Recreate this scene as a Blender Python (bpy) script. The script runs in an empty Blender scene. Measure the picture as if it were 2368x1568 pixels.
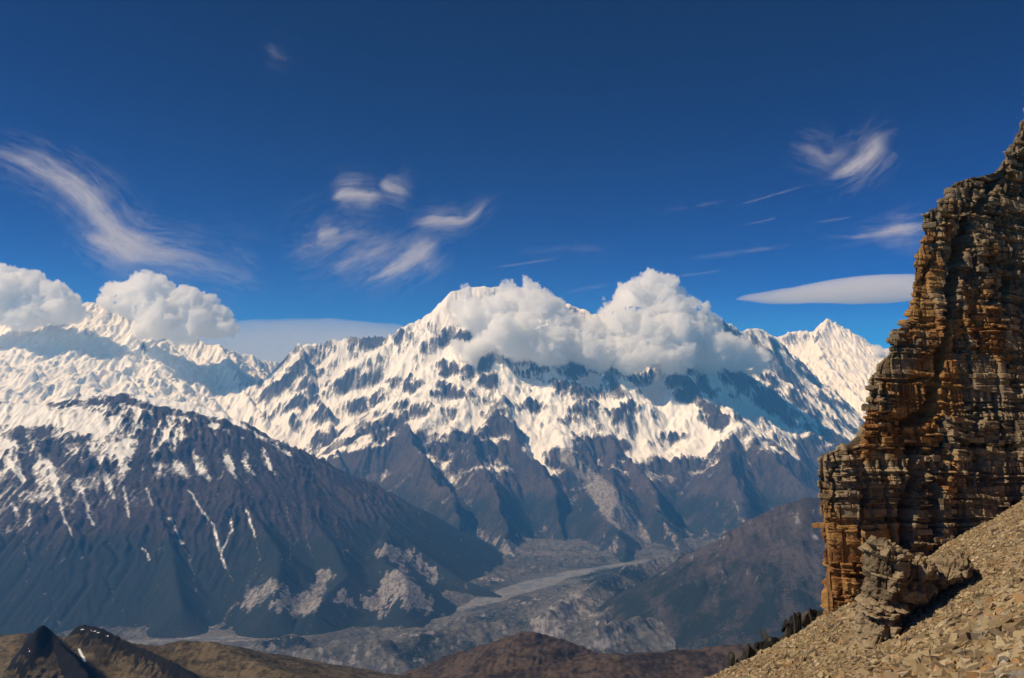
import bpy, bmesh, math, random, time
import numpy as np
T0 = time.time()
R = math.radians
scn = bpy.context.scene
COL = scn.collection

# ------------------------------------------------------------------ camera, sky, sun, exposure
FPX, CX, CY, HZ = 2050.0, 1183.5, 784.0, 953.0     # focal length, centre and horizon row of the 2367x1568 picture
PITCH = math.atan((HZ - CY) / FPX)
cam_d = bpy.data.cameras.new('camera')
cam = bpy.data.objects.new('camera', cam_d)
COL.objects.link(cam)
cam.location = (0, 0, 0)
cam.rotation_euler = (R(90) + PITCH, 0, 0)
cam_d.sensor_width = 36.0
cam_d.lens = 36.0 * FPX / 2367.0
cam_d.clip_start = 0.5
cam_d.clip_end = 400000
scn.camera = cam

SUN_EL, SUN_AZ = 47.0, -108.0        # azimuth measured from +Y towards +X
world = bpy.data.worlds.new('World')
scn.world = world
world.use_nodes = True
wn = world.node_tree.nodes
wl = world.node_tree.links
bg = wn['Background']
sky = wn.new('ShaderNodeTexSky')
sky.sky_type = 'NISHITA'
sky.sun_disc = False
sky.sun_elevation = R(SUN_EL)
sky.sun_rotation = R(SUN_AZ)
sky.altitude = 5300
sky.air_density = 1.0
sky.dust_density = 0.0
sky.ozone_density = 3.0
hs = wn.new('ShaderNodeHueSaturation')
hs.inputs['Saturation'].default_value = 1.0
hs.inputs['Value'].default_value = 0.72
gm = wn.new('ShaderNodeGamma')
gm.inputs['Gamma'].default_value = 2.6
wl.new(sky.outputs[0], hs.inputs['Color'])
wl.new(hs.outputs[0], gm.inputs['Color'])
tint = wn.new('ShaderNodeMix')
tint.data_type = 'RGBA'; tint.blend_type = 'MULTIPLY'
tint.inputs[0].default_value = 1.0
tint.inputs[7].default_value = (0.0, 0.25, 0.345, 1)
wl.new(gm.outputs[0], tint.inputs[6])
wl.new(tint.outputs[2], bg.inputs['Color'])
bg.inputs['Strength'].default_value = 0.05

sun_d = bpy.data.lights.new('sun', 'SUN')
sun_d.energy = 4.8
sun_d.angle = R(0.5)
sun_d.color = (1.0, 0.92, 0.80)
sun = bpy.data.objects.new('sun', sun_d)
COL.objects.link(sun)
sun.rotation_euler = (R(90 - SUN_EL), 0, R(180 - SUN_AZ))
sun.location = (-100, 0, 200)

scn.view_settings.view_transform = 'Standard'
scn.view_settings.look = 'None'
scn.view_settings.exposure = -0.24
scn.view_settings.gamma = 1.0
scn.cycles.use_denoising = True
scn.cycles.volume_bounces = 28
scn.cycles.max_bounces = 28
scn.cycles.diffuse_bounces = 4
scn.cycles.glossy_bounces = 2
scn.cycles.transparent_max_bounces = 16
scn.cycles.volume_max_steps = 256

# ------------------------------------------------------------------ helpers
FW = np.array([0, math.cos(PITCH), math.sin(PITCH)])
UP = np.array([0, -math.sin(PITCH), math.cos(PITCH)])

def P(u, v, d):
    """world point seen at picture position (u, v), d metres ahead of the viewpoint"""
    w = np.array([(u - CX) / FPX, 0, 0]) + UP * ((CY - v) / FPX) + FW
    return w * (d / w[1])

def proj(x, y, z):
    f = y * FW[1] + z * FW[2]
    f = np.maximum(f, 1e-3)
    return CX + FPX * x / f, CY - FPX * (y * UP[1] + z * UP[2]) / f

def PL(*pts):
    return np.array([P(u, v, d * 1000.0) for u, v, d in pts])

def hash2(i, j, seed=0):
    h = (i.astype(np.int64) * 374761393 + j.astype(np.int64) * 668265263 + seed * 1442695041) & 0xffffffff
    h = ((h ^ (h >> 13)) * 1274126177) & 0xffffffff
    h = h ^ (h >> 16)
    return (h & 0xffffff).astype(np.float64) / 0xffffff

def hash3(i, j, k, seed=0):
    return hash2(i + 7919 * k, j - 104729 * k, seed)

def perlin(x, y, seed=0):
    xi = np.floor(x); yi = np.floor(y)
    fx = x - xi; fy = y - yi
    ux = fx * fx * fx * (fx * (fx * 6 - 15) + 10); uy = fy * fy * fy * (fy * (fy * 6 - 15) + 10)
    r = 0
    for a in (0, 1):
        for b in (0, 1):
            t = hash2(xi + a, yi + b, seed) * 2 * math.pi
            g = np.cos(t) * (fx - a) + np.sin(t) * (fy - b)
            r = r + g * (ux if a else 1 - ux) * (uy if b else 1 - uy)
    return r * 1.45

def fbm(x, y, octv=5, seed=0, gain=0.5, ridged=False):
    r = 0; a = 1.0; s = 0.0; f = 1.0
    for o in range(octv):
        n = perlin(x * f + 17.3 * o, y * f - 9.1 * o, seed + o * 31)
        if ridged:
            n = 1 - 2 * np.abs(n)
        r = r + a * n; s += a; a *= gain; f *= 2.03
    return r / s

def noise3(x, y, z, seed=0):
    xi = np.floor(x); yi = np.floor(y); zi = np.floor(z)
    fx = x - xi; fy = y - yi; fz = z - zi
    ux = fx * fx * (3 - 2 * fx); uy = fy * fy * (3 - 2 * fy); uz = fz * fz * (3 - 2 * fz)
    r = 0
    for a in (0, 1):
        for b in (0, 1):
            for c in (0, 1):
                r = r + (hash3(xi + a, yi + b, zi + c, seed) * 2 - 1) * (ux if a else 1 - ux) * (uy if b else 1 - uy) * (uz if c else 1 - uz)
    return r

def fbm3(x, y, z, octv=4, seed=0, gain=0.5):
    r = 0; a = 1.0; s = 0; f = 1.0
    for o in range(octv):
        r = r + a * noise3(x * f + 3.7 * o, y * f + 1.3 * o, z * f - 5.1 * o, seed + 13 * o)
        s += a; a *= gain; f *= 2.03
    return r / s

def sstep(a, b, x):
    t = np.clip((x - a) / (b - a), 0, 1)
    return t * t * (3 - 2 * t)

def blur(H, s):
    n0, n1 = H.shape
    p = int(3 * s) + 2
    Q = np.pad(H, p, mode='edge')
    f0 = np.fft.fftfreq(Q.shape[0])[:, None]; f1 = np.fft.rfftfreq(Q.shape[1])[None, :]
    F = np.fft.rfft2(Q) * np.exp(-2 * (math.pi * s) ** 2 * (f0 ** 2 + f1 ** 2))
    return np.fft.irfft2(F, s=Q.shape)[p:p + n0, p:p + n1]

def upsample(H, k):
    """bilinear by an integer factor, then a light blur to hide the facets"""
    n0, n1 = H.shape
    a = np.linspace(0, n0 - 1, (n0 - 1) * k + 1); b = np.linspace(0, n1 - 1, (n1 - 1) * k + 1)
    i = np.minimum(a.astype(int), n0 - 2); j = np.minimum(b.astype(int), n1 - 2)
    fa = (a - i)[:, None]; fb = (b - j)[None, :]
    return (H[i][:, j] * (1 - fa) * (1 - fb) + H[i + 1][:, j] * fa * (1 - fb) + H[i][:, j + 1] * (1 - fa) * fb + H[i + 1][:, j + 1] * fa * fb)

def seg_field(X, Y, line, prof, closed=False):
    """height of a ridge polyline minus a profile of the distance to it"""
    best = np.full(X.shape, -1e9)
    for a, b in zip(line[:-1], line[1:]):
        d = b[:2] - a[:2]; L2 = (d ** 2).sum() + 1e-9
        t = np.clip(((X - a[0]) * d[0] + (Y - a[1]) * d[1]) / L2, 0, 1)
        dist = np.hypot(X - a[0] - t * d[0], Y - a[1] - t * d[1])
        best = np.maximum(best, a[2] + t * (b[2] - a[2]) - prof(dist))
    return best

def prof_pow(s0, s1, L):
    """slope s0 at the crest easing to s1 beyond a distance of about L"""
    return lambda d: s1 * d + (s0 - s1) * L * (1 - np.exp(-d / L))

def smax(a, b, k):
    h = np.clip(0.5 + 0.5 * (a - b) / k, 0, 1)
    return b + (a - b) * h + k * h * (1 - h)

def stream_power(H, cell, iters, K, m=0.45):
    """implicit stream-power incision: carves branching valleys between the ridges"""
    n0, n1 = H.shape
    N = n0 * n1
    idx = np.arange(N).reshape(n0, n1)
    for it in range(iters):
        Hp = np.pad(H, 1, mode='constant', constant_values=1e9)
        best = np.zeros((n0, n1)); rec = idx.copy()
        for a in (-1, 0, 1):
            for b in (-1, 0, 1):
                if a == 0 and b == 0: continue
                s = (H - Hp[1 + a:1 + a + n0, 1 + b:1 + b + n1]) / (cell * math.hypot(a, b))
                mk = s > best
                best = np.where(mk, s, best); rec = np.where(mk, idx + a * n1 + b, rec)
        h = H.ravel(); order = np.argsort(h)
        r = rec.ravel()
        A = [1.0] * N; rl = r.tolist(); ol = order.tolist()
        for i in reversed(ol):
            j = rl[i]
            if j != i: A[j] += A[i]
        A = np.array(A)
        dist = np.where(((r - np.arange(N)) % n1 == 0) | (np.abs(r - np.arange(N)) == 1), cell, cell * 1.414)
        F = (K * (A * cell * cell) ** m / dist).tolist()
        hl = h.tolist()
        for i in ol:
            j = rl[i]
            if j != i:
                f = F[i]
                nv = (hl[i] + f * hl[j]) / (1 + f)
                if nv < hl[i]: hl[i] = nv
        H = np.array(hl).reshape(n0, n1)
    return H, A.reshape(n0, n1)

def droplets(H, cell, n, steps, batches, rng, rate=0.25, cap=1.4, inertia=0.25):
    """vectorised droplet erosion; returns height and a map of where water ran"""
    H = H / cell
    n0, n1 = H.shape
    flow = np.zeros(n0 * n1)
    h = H.ravel().copy()
    for bt in range(batches):
        m = n // batches
        p = np.stack([rng.uniform(1, n0 - 3, m), rng.uniform(1, n1 - 3, m)])
        d = np.zeros((2, m)); sed = np.zeros(m); vel = np.ones(m); wat = np.ones(m)
        for st in range(steps):
            i = p.astype(np.int64); f = p - i
            k = i[0] * n1 + i[1]
            a, b, c, e = h[k], h[k + 1], h[k + n1], h[k + n1 + 1]
            g0 = (c - a) * (1 - f[1]) + (e - b) * f[1]
            g1 = (b - a) * (1 - f[0]) + (e - c) * f[0]
            hh = a * (1 - f[0]) * (1 - f[1]) + b * (1 - f[0]) * f[1] + c * f[0] * (1 - f[1]) + e * f[0] * f[1]
            d[0] = d[0] * inertia - g0 * (1 - inertia); d[1] = d[1] * inertia - g1 * (1 - inertia)
            L = np.hypot(d[0], d[1]) + 1e-9
            d /= L
            q = p + d
            ok = (q[0] > 1) & (q[0] < n0 - 3) & (q[1] > 1) & (q[1] < n1 - 3)
            q = np.where(ok, q, p)
            i2 = q.astype(np.int64); f2 = q - i2
            k2 = i2[0] * n1 + i2[1]
            h2 = h[k2] * (1 - f2[0]) * (1 - f2[1]) + h[k2 + 1] * (1 - f2[0]) * f2[1] + h[k2 + n1] * f2[0] * (1 - f2[1]) + h[k2 + n1 + 1] * f2[0] * f2[1]
            dh = h2 - hh
            C = np.maximum(-dh, 0.01) * vel * wat * cap
            up = dh > 0
            dep = np.where(up, np.minimum(dh, sed), np.where(sed > C, (sed - C) * 0.15, 0))
            ero = np.where(~up & (sed <= C), np.minimum((C - sed) * rate, -dh * 0.5), 0) * ok
            ch = dep - ero
            w = [(1 - f[0]) * (1 - f[1]), (1 - f[0]) * f[1], f[0] * (1 - f[1]), f[0] * f[1]]
            ks = np.concatenate([k, k + 1, k + n1, k + n1 + 1])
            h += np.clip(np.bincount(ks, np.concatenate([ch * x for x in w]), n0 * n1), -0.12, 0.05)
            flow += np.bincount(k, wat * ok, n0 * n1)
            sed = (sed - ch) * ok; wat = wat * ok
            vel = np.sqrt(np.maximum(vel * vel - dh * 0.6, 0.05)).clip(0, 3)
            wat *= 0.985
            p = q
    return h.reshape(n0, n1) * cell, flow.reshape(n0, n1)

def brush(U, V, strokes):
    """sum of soft strokes: (points, half width, amount)"""
    r = np.zeros(U.shape)
    for pts, w, k in strokes:
        if len(pts) == 1: d = np.hypot(U - pts[0][0], V - pts[0][1])
        else: d, _ = dist_line(U, V, pts)
        r += k * sstep(1.5, 0.5, d / w)
    return r

def in_poly(u, v, poly):
    r = np.zeros(u.shape, bool)
    x0, y0 = poly[-1]
    for x1, y1 in poly:
        c = ((y1 > v) != (y0 > v)) & (u < (x0 - x1) * (v - y1) / (y0 - y1 + 1e-9) + x1)
        r ^= c
        x0, y0 = x1, y1
    return r

def dist_line(u, v, pts):
    """distance to a polyline, with linear interpolation of a third value"""
    best = np.full(np.shape(u), 1e9); val = np.zeros(np.shape(u))
    for a, b in zip(pts[:-1], pts[1:]):
        dx, dy = b[0] - a[0], b[1] - a[1]
        t = np.clip(((u - a[0]) * dx + (v - a[1]) * dy) / (dx * dx + dy * dy + 1e-9), 0, 1)
        d = np.hypot(u - a[0] - t * dx, v - a[1] - t * dy)
        k = d < best
        best = np.where(k, d, best)
        if len(a) > 2:
            val = np.where(k, a[2] + t * (b[2] - a[2]), val)
    return best, val

def mesh_obj(name, co, quads, mat, attrs=None, smooth=True, parent=None, tris=None):
    me = bpy.data.meshes.new(name)
    co = np.asarray(co, np.float32).reshape(-1, 3)
    faces = np.asarray(quads, np.int32)
    nf, k = faces.shape
    me.vertices.add(len(co)); me.vertices.foreach_set('co', co.ravel())
    me.loops.add(nf * k); me.loops.foreach_set('vertex_index', faces.ravel())
    me.polygons.add(nf)
    me.polygons.foreach_set('loop_start', np.arange(0, nf * k, k, dtype=np.int32))
    me.polygons.foreach_set('loop_total', np.full(nf, k, np.int32))
    me.update(calc_edges=True)
    me.polygons.foreach_set('use_smooth', np.full(nf, smooth, bool))
    for an, av in (attrs or {}).items():
        at = me.attributes.new(an, 'FLOAT', 'POINT')
        at.data.foreach_set('value', np.asarray(av, np.float32).ravel())
    if mat: me.materials.append(mat)
    o = bpy.data.objects.new(name, me)
    COL.objects.link(o)
    if parent: o.parent = parent
    return o

def grid_quads(n0, n1):
    i = np.arange(n0 * n1).reshape(n0, n1)
    return np.stack([i[:-1, :-1], i[1:, :-1], i[1:, 1:], i[:-1, 1:]], -1).reshape(-1, 4)

def tag(o, label, cat, group=None, kind=None):
    o['label'] = label; o['category'] = cat
    if group: o['group'] = group
    if kind: o['kind'] = kind
    return o

# node helper
class NT:
    def __init__(self, name):
        self.m = bpy.data.materials.new(name); self.m.use_nodes = True
        self.t = self.m.node_tree; self.n = self.t.nodes; self.l = self.t.links
        self.n.clear()
        self.out = self.n.new('ShaderNodeOutputMaterial')
    def new(self, t, **kw):
        nd = self.n.new(t)
        for k, v in kw.items(): setattr(nd, k, v)
        return nd
    def put(self, sock, v):
        if hasattr(v, 'is_output') or isinstance(v, bpy.types.NodeSocket): self.l.new(v, sock)
        elif v is not None:
            sock.default_value = v
    def attr(self, name): return self.new('ShaderNodeAttribute', attribute_name=name).outputs['Fac']
    def math(self, op, a, b=None, clamp=False):
        nd = self.new('ShaderNodeMath', operation=op, use_clamp=clamp)
        self.put(nd.inputs[0], a)
        if b is not None: self.put(nd.inputs[1], b)
        return nd.outputs[0]
    def mul(self, a, b): return self.math('MULTIPLY', a, b)
    def add(self, a, b): return self.math('ADD', a, b)
    def ramp(self, v, lo, hi, a=0.0, b=1.0):
        nd = self.new('ShaderNodeMapRange', interpolation_type='SMOOTHSTEP')
        self.put(nd.inputs[0], v); nd.inputs[1].default_value = lo; nd.inputs[2].default_value = hi
        nd.inputs[3].default_value = a; nd.inputs[4].default_value = b
        return nd.outputs[0]
    def pos(self, scale=(1, 1, 1)):
        g = self.new('ShaderNodeNewGeometry').outputs['Position']
        m = self.new('ShaderNodeVectorMath', operation='MULTIPLY'); self.l.new(g, m.inputs[0]); m.inputs[1].default_value = scale
        return m.outputs[0]
    def objco(self, scale=(1, 1, 1)):
        g = self.new('ShaderNodeTexCoord').outputs['Object']
        m = self.new('ShaderNodeVectorMath', operation='MULTIPLY'); self.l.new(g, m.inputs[0]); m.inputs[1].default_value = scale
        return m.outputs[0]
    def noise(self, vec, scale, detail=4, rough=0.55, centered=True, dist=0.0):
        nd = self.new('ShaderNodeTexNoise')
        self.l.new(vec, nd.inputs['Vector']); nd.inputs['Scale'].default_value = scale
        nd.inputs['Detail'].default_value = detail; nd.inputs['Roughness'].default_value = rough
        nd.inputs['Distortion'].default_value = dist
        f = nd.outputs['Fac']
        return self.math('SUBTRACT', f, 0.5) if centered else f
    def mix(self, fac, a, b):
        nd = self.new('ShaderNodeMix', data_type='RGBA')
        self.put(nd.inputs[0], fac)
        for s, v in ((nd.inputs[6], a), (nd.inputs[7], b)):
            if isinstance(v, tuple): s.default_value = (*v, 1)
            else: self.l.new(v, s)
        return nd.outputs[2]
    def surface(self, col, rough=0.9, spec=0.2, bump=None, bs=0.3, bd=1.0):
        p = self.new('ShaderNodeBsdfPrincipled')
        if isinstance(col, tuple): p.inputs['Base Color'].default_value = (*col, 1)
        else: self.l.new(col, p.inputs['Base Color'])
        self.put(p.inputs['Roughness'], rough)
        p.inputs['Specular IOR Level'].default_value = spec
        if bump is not None:
            b = self.new('ShaderNodeBump'); b.inputs['Strength'].default_value = bs; b.inputs['Distance'].default_value = bd
            self.l.new(bump, b.inputs['Height']); self.l.new(b.outputs[0], p.inputs['Normal'])
        self.l.new(p.outputs[0], self.out.inputs['Surface'])
        return self.m

# ------------------------------------------------------------------ terrain materials
def mountain_material(name, rock_a, rock_b, forest=(0.018, 0.024, 0.022), snow_col=(0.90, 0.87, 0.82), fine=1 / 60.0, speck=1 / 26.0, dusting=0.36, flute=1.9):
    t = NT(name)
    pw = t.pos()
    n1 = t.noise(pw, fine, 5, 0.6)
    n2 = t.noise(pw, 1 / 700.0, 5, 0.6)
    n3 = t.noise(pw, 1 / 40.0, 3, 0.6)
    n5 = t.noise(t.pos((1 / 32.0, 1 / 150.0, 1 / 190.0)), 1.0, 5, 0.65, dist=0.4)      # couloirs and flutes
    rock = t.mix(t.ramp(t.add(n2, t.add(t.mul(n5, 1.1), t.add(t.mul(n1, 0.9), t.mul(n3, 0.6)))), -0.24, 0.24), rock_a, rock_b)
    n4 = t.noise(pw, speck, 2, 0.5)
    fo = t.ramp(t.add(t.attr('forest'), t.add(t.mul(n1, 1.2), t.mul(n4, 1.3))), 0.4, 0.6)
    rock = t.mix(fo, rock, forest)
    pale = t.ramp(t.add(t.attr('pale'), t.add(t.mul(n1, 0.9), t.mul(n3, 0.6))), 0.3, 0.78)
    rock = t.mix(pale, rock, t.mix(t.ramp(t.add(n3, t.mul(t.noise(t.pos((1 / 28.0, 1 / 110.0, 1 / 130.0)), 1.0, 5, 0.65, dist=0.4), 1.5)), -0.2, 0.2), (0.11, 0.10, 0.094), (0.28, 0.255, 0.235)))
    sv = t.add(t.attr('snow'), t.add(t.mul(n1, 0.8), t.add(t.mul(n3, 0.6), t.mul(n5, flute))))
    dust = t.ramp(sv, -0.7, 0.1, 0.0, dusting)
    sn = t.math('MAXIMUM', t.ramp(sv, -0.12, 0.34), dust)
    col = t.mix(sn, rock, snow_col)
    return t.surface(col, rough=0.85, spec=0.1)

def terrain(name, x0, x1, y0, y1, cell, ridges, base, seed, K=0.02, iters=10, drops=120000, warp=260, rough=70,
            coarse=2, smaxk=60, dsteps=48, droprate=0.3, crag=1.0, terr=0.0, tstep=130.0, sc=1.0, ribs=None, fade=None):
    """one mountain: ridge lines -> heights -> stream incision -> fine gullies"""
    cc = cell * coarse
    nx = int((x1 - x0) / cc) + 1; ny = int((y1 - y0) / cc) + 1
    X, Y = np.meshgrid(x0 + np.arange(nx) * cc, y0 + np.arange(ny) * cc, indexing='ij')
    wv = 1900 * sc
    wx = fbm(X / wv, Y / wv, 4, seed) * warp; wy = fbm(X / wv, Y / wv, 4, seed + 77) * warp
    H = np.full(X.shape, -1e6)
    for line, prof in ridges:
        H = smax(seg_field(X + wx * 0.5, Y + wy * 0.5, line, prof), H, smaxk * sc)
    H = smax(H, np.zeros_like(H) + base, 50 * sc)
    up = sstep(base + 30 * sc, base + 700 * sc, H)
    H = H + up * (fbm(X / (900 * sc), Y / (900 * sc), 5, seed + 5, ridged=True) * rough)
    H, A = stream_power(H, cc, iters, K)
    rng = np.random.default_rng(seed)
    H = upsample(H, coarse); H = blur(H, 0.8)
    A = upsample(np.log(A), coarse)
    n0, n1 = H.shape
    X, Y = np.meshgrid(x0 + np.arange(n0) * cell, y0 + np.arange(n1) * cell, indexing='ij')
    hi = sstep(base + 300 * sc, base + 1500 * sc, H)
    XS = X - (ribs[3] if ribs else 0.0) * Y
    wob_ = 0.5 * fbm(X / (600 * sc), Y / (600 * sc), 3, seed + 17)
    H = H + sstep(base + 30 * sc, base + 700 * sc, H) * fbm(XS / (115 * sc), Y / (430 * sc), 4, seed + 9, 0.55, ridged=True) * cell * (0.5 + 1.0 * hi * crag)
    kp = 1 - 0.75 * sstep(fade[0], fade[1], H) if fade else 1.0
    H = H + kp * hi * crag * sc * (fbm(XS / (300 * sc) + wob_, Y / (1000 * sc), 5, seed + 19, 0.5, ridged=True) * 75 + fbm(X / (1000 * sc), Y / (1000 * sc), 3, seed + 29, 0.5, ridged=True) * 90)
    keep = 1 - 0.75 * sstep(fade[0], fade[1], H) if fade else 1.0
    rib = np.zeros_like(H)
    if ribs:                      # rock ribs and couloirs running straight down the face
        wl_, ln_, am_, sk_ = ribs
        rx = X - sk_ * Y + 90 * fbm(X / 500, Y / 500, 3, seed + 59)
        lowc = sstep(base + 250 * sc, base + 900 * sc, H)
        def arete(k, sd):
            n = fbm(rx / (wl_ * k) + 0.35 * fbm(X / (wl_ * 2 * k), Y / (wl_ * 2 * k), 3, seed + sd + 5), Y / (ln_ * k), 3, seed + sd, 0.5)
            return np.clip(1 - np.abs(n) * 3.4, 0, 1)
        r1, r2 = arete(1.0, 61), arete(0.45, 66)
        pm = 0.15 + 0.85 * sstep(-0.2, 0.35, fbm(X / 900, Y / 700, 4, seed + 63, 0.6))
        H = H + keep * lowc * pm * (am_ * 1.25 * r1 ** 1.5 + am_ * 0.5 * r2 ** 1.5)
        rib = pm * np.maximum(sstep(0.35, 0.95, r1), 0.8 * sstep(0.4, 0.95, r2))
    if terr:
        q = (H + 160 * sc * fbm(X / (1200 * sc), Y / (1200 * sc), 4, seed + 39)) / tstep
        fr = q - np.floor(q)
        H = H + hi * terr * tstep * (sstep(0.35, 0.9, fr) - fr) * sstep(-0.15, 0.4, fbm(X / (700 * sc), Y / (700 * sc), 4, seed + 49))
    if drops:
        H, flow = droplets(H, cell, drops, dsteps, 6, rng, rate=droprate)
        H = H * 0.8 + 0.2 * blur(H, 0.7)
    else:
        flow = np.zeros_like(H)
    gx, gy = np.gradient(H, cell)
    print('%d highest %.0f' % (seed, H.max()))
    return dict(X=X, Y=Y, H=H, A=A, flow=flow, gx=gx, gy=gy, slope=np.hypot(gx, gy), face=0.75 * blur(np.hypot(gx, gy), 3.6) + 0.25 * blur(np.hypot(gx, gy), 1.5), cell=cell, rib=rib,
                c1=(blur(H, 3) - H) / (cell * 3), c2=(blur(H, 10) - H) / (cell * 10))

def finish(T, name, mat, attrs):
    co = np.stack([T['X'], T['Y'], T['H']], -1)
    o = mesh_obj(name, co, grid_quads(*T['H'].shape), mat, attrs)
    print('%-22s %8d verts  t=%.1f' % (name, T['H'].size, time.time() - T0))
    return o

BASE = -1850.0
M_massif = mountain_material('snow_and_rock_massif', (0.032, 0.028, 0.029), (0.085, 0.067, 0.063))
M_left = mountain_material('streaked_rock_slope', (0.024, 0.020, 0.022), (0.064, 0.048, 0.047), fine=1 / 40.0, speck=1 / 16.0, flute=2.6)

# ------------------------------------------------------------------ the great snow massif
crest = PL((560, 900, 22.5), (640, 866, 21.5), (682, 845, 21), (692, 818, 20.6), (750, 803, 20.4), (765, 797, 20.4), (830, 796, 20.3), (900, 794, 20.2),
           (960, 776, 20), (990, 745, 20), (1018, 703, 20), (1040, 678, 20), (1062, 671, 20.1), (1160, 668, 20.3), (1230, 680, 20.5), (1310, 712, 20.3),
           (1370, 737, 20), (1440, 742, 20), (1520, 735, 20), (1600, 735, 20.2), (1650, 748, 20.4), (1700, 772, 21), (1750, 768, 21.5), (1800, 790, 23))
spurA = PL((1040, 690, 20), (1075, 760, 19.2), (1130, 830, 18.3), (1150, 900, 17.5), (1170, 960, 16.8), (1200, 1040, 15.8), (1255, 1100, 15), (1300, 1190, 13.8), (1330, 1290, 12), (1330, 1330, 11))
spurB = PL((1400, 745, 20), (1420, 860, 18.3), (1440, 930, 17.5), (1410, 1000, 16.8), (1440, 1060, 15.8), (1500, 1150, 14), (1570, 1250, 12), (1590, 1310, 10.8))
spurC = PL((1600, 740, 20.2), (1590, 880, 18.2), (1650, 960, 17.2), (1700, 1000, 16.6), (1790, 1080, 15.4), (1870, 1140, 14.4), (1905, 1180, 13.8), (1980, 1270, 12.5))
spurE = PL((990, 750, 20), (960, 850, 18.8), (925, 930, 17.6), (950, 1020, 16), (1000, 1110, 14.3), (1050, 1200, 12.6), (1100, 1290, 11.2))
spurF = PL((700, 810, 20.5), (720, 900, 19), (750, 980, 17.8), (780, 1040, 16.8), (790, 1085, 15.8))
spurG = PL((1290, 715, 20.3), (1290, 850, 18.6), (1280, 920, 17.6), (1270, 980, 17))
spurH = PL((1170, 960, 16.8), (1100, 1040, 15.6), (1120, 1130, 14.2), (1180, 1230, 12.4), (1200, 1310, 11))
spurI = PL((1440, 1060, 15.8), (1400, 1110, 14.6), (1430, 1200, 12.8), (1460, 1290, 11.2))
spurJ = PL((1700, 1000, 16.6), (1680, 1080, 15.2), (1720, 1180, 13.2), (1740, 1260, 11.8))
pc = prof_pow(1.5, 0.85, 900)
ps = prof_pow(1.2, 0.70, 500)
pl = prof_pow(0.85, 0.62, 500)
T = terrain('m', -6400, 10200, 9600, 22600, 22.0,
            [(crest, pc), (spurA, ps), (spurB, ps), (spurC, ps), (spurE, ps), (spurF, ps), (spurG, pl), (spurH, pl), (spurI, pl), (spurJ, pl)],
            BASE - 60, 11, K=0.024, iters=9, drops=45000, terr=0.2, warp=560, rough=190, crag=0.75, ribs=(170, 620, 62, -0.1), fade=(1500, 2400))
def snow_base(T, line, k_alt=420.0, s_steep=1.0, k_steep=1.3, k_conc=1.4, seed=0):
    X, Y, H = T['X'], T['Y'], T['H']
    n = fbm(X / 600, Y / 600, 5, seed)
    alt = np.clip((H - line) / k_alt + n * 0.7, -2.2, 1.1)
    return alt - k_steep * np.clip(T['face'] - s_steep, -0.3, 1.2) + k_conc * np.clip(T['c1'] * 2.0 + T['c2'] * 1.2, -0.5, 0.6)
U, V = proj(T['X'], T['Y'], T['H'])
wu = U + 14 * fbm(T['X'] / 300, T['Y'] / 300, 4, 71); wv = V + 14 * fbm(T['X'] / 300, T['Y'] / 300, 4, 72)
snow = snow_base(T, -620, s_steep=0.98, k_steep=3.2, k_conc=0.5, seed=3) + 0.9 * sstep(1500, 2300, T['H']) + 0.2 * sstep(600, 1300, T['H']) + 0.02 - 0.55 * T['rib']
snow += brush(wu, wv, [
    ([(760, 815), (900, 830), (960, 800)], 36, .8), ([(620, 960), (700, 1000), (770, 965)], 42, .6), ([(740, 1068), (810, 1035), (890, 988)], 7, 1.6), ([(700, 1070), (740, 1040)], 14, .7),
    ([(1190, 1000), (1250, 990), (1290, 1015)], 24, 1.0), ([(1215, 1040), (1245, 1062), (1268, 1104)], 13, 1.3), ([(1430, 965), (1500, 1000), (1560, 1050)], 34, .8), ([(1500, 930), (1600, 965), (1650, 1010)], 26, .7),
    ([(1440, 1010), (1470, 1060)], 14, .8), ([(1640, 880), (1700, 920), (1760, 980), (1840, 1050)], 17, 1.0), ([(1600, 1010), (1700, 1010), (1780, 1075)], 26, .5), ([(1170, 890), (1300, 905)], 22, .4), ([(1040, 1000), (1010, 1030)], 8, .8),
    ([(1000, 765), (1055, 800)], 22, -.7), ([(900, 920), (1000, 900), (1110, 880)], 46, -.55), ([(850, 985), (1000, 1005), (1110, 1000)], 34, -1.0), ([(1130, 945), (1180, 1015)], 26, -1.3), ([(1320, 900), (1400, 950)], 46, -.75),
    ([(1345, 1020), (1420, 1030)], 28, -1.3), ([(1560, 880), (1600, 920), (1640, 960)], 20, -1.0), ([(700, 920), (760, 930), (830, 960)], 34, -.35), ([(700, 830), (745, 850)], 12, -.6), ([(1240, 860), (1330, 870)], 20, -.5),
    ([(1660, 990), (1700, 1040)], 12, -.8), ([(1120, 860), (1160, 900)], 14, -.6), ([(800, 1060), (900, 1050)], 22, -.8)])
snow += 0.6 * fbm(T['X'] / 60, T['Y'] / 260, 5, 93, 0.6) - 0.04
streak = fbm(T['X'] / 70, T['Y'] / 330, 4, 91) 
forest = sstep(-1050, -1500, T['H']) * 0.62 + fbm(T['X'] / 500, T['Y'] / 500, 4, 8) * 0.6
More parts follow.
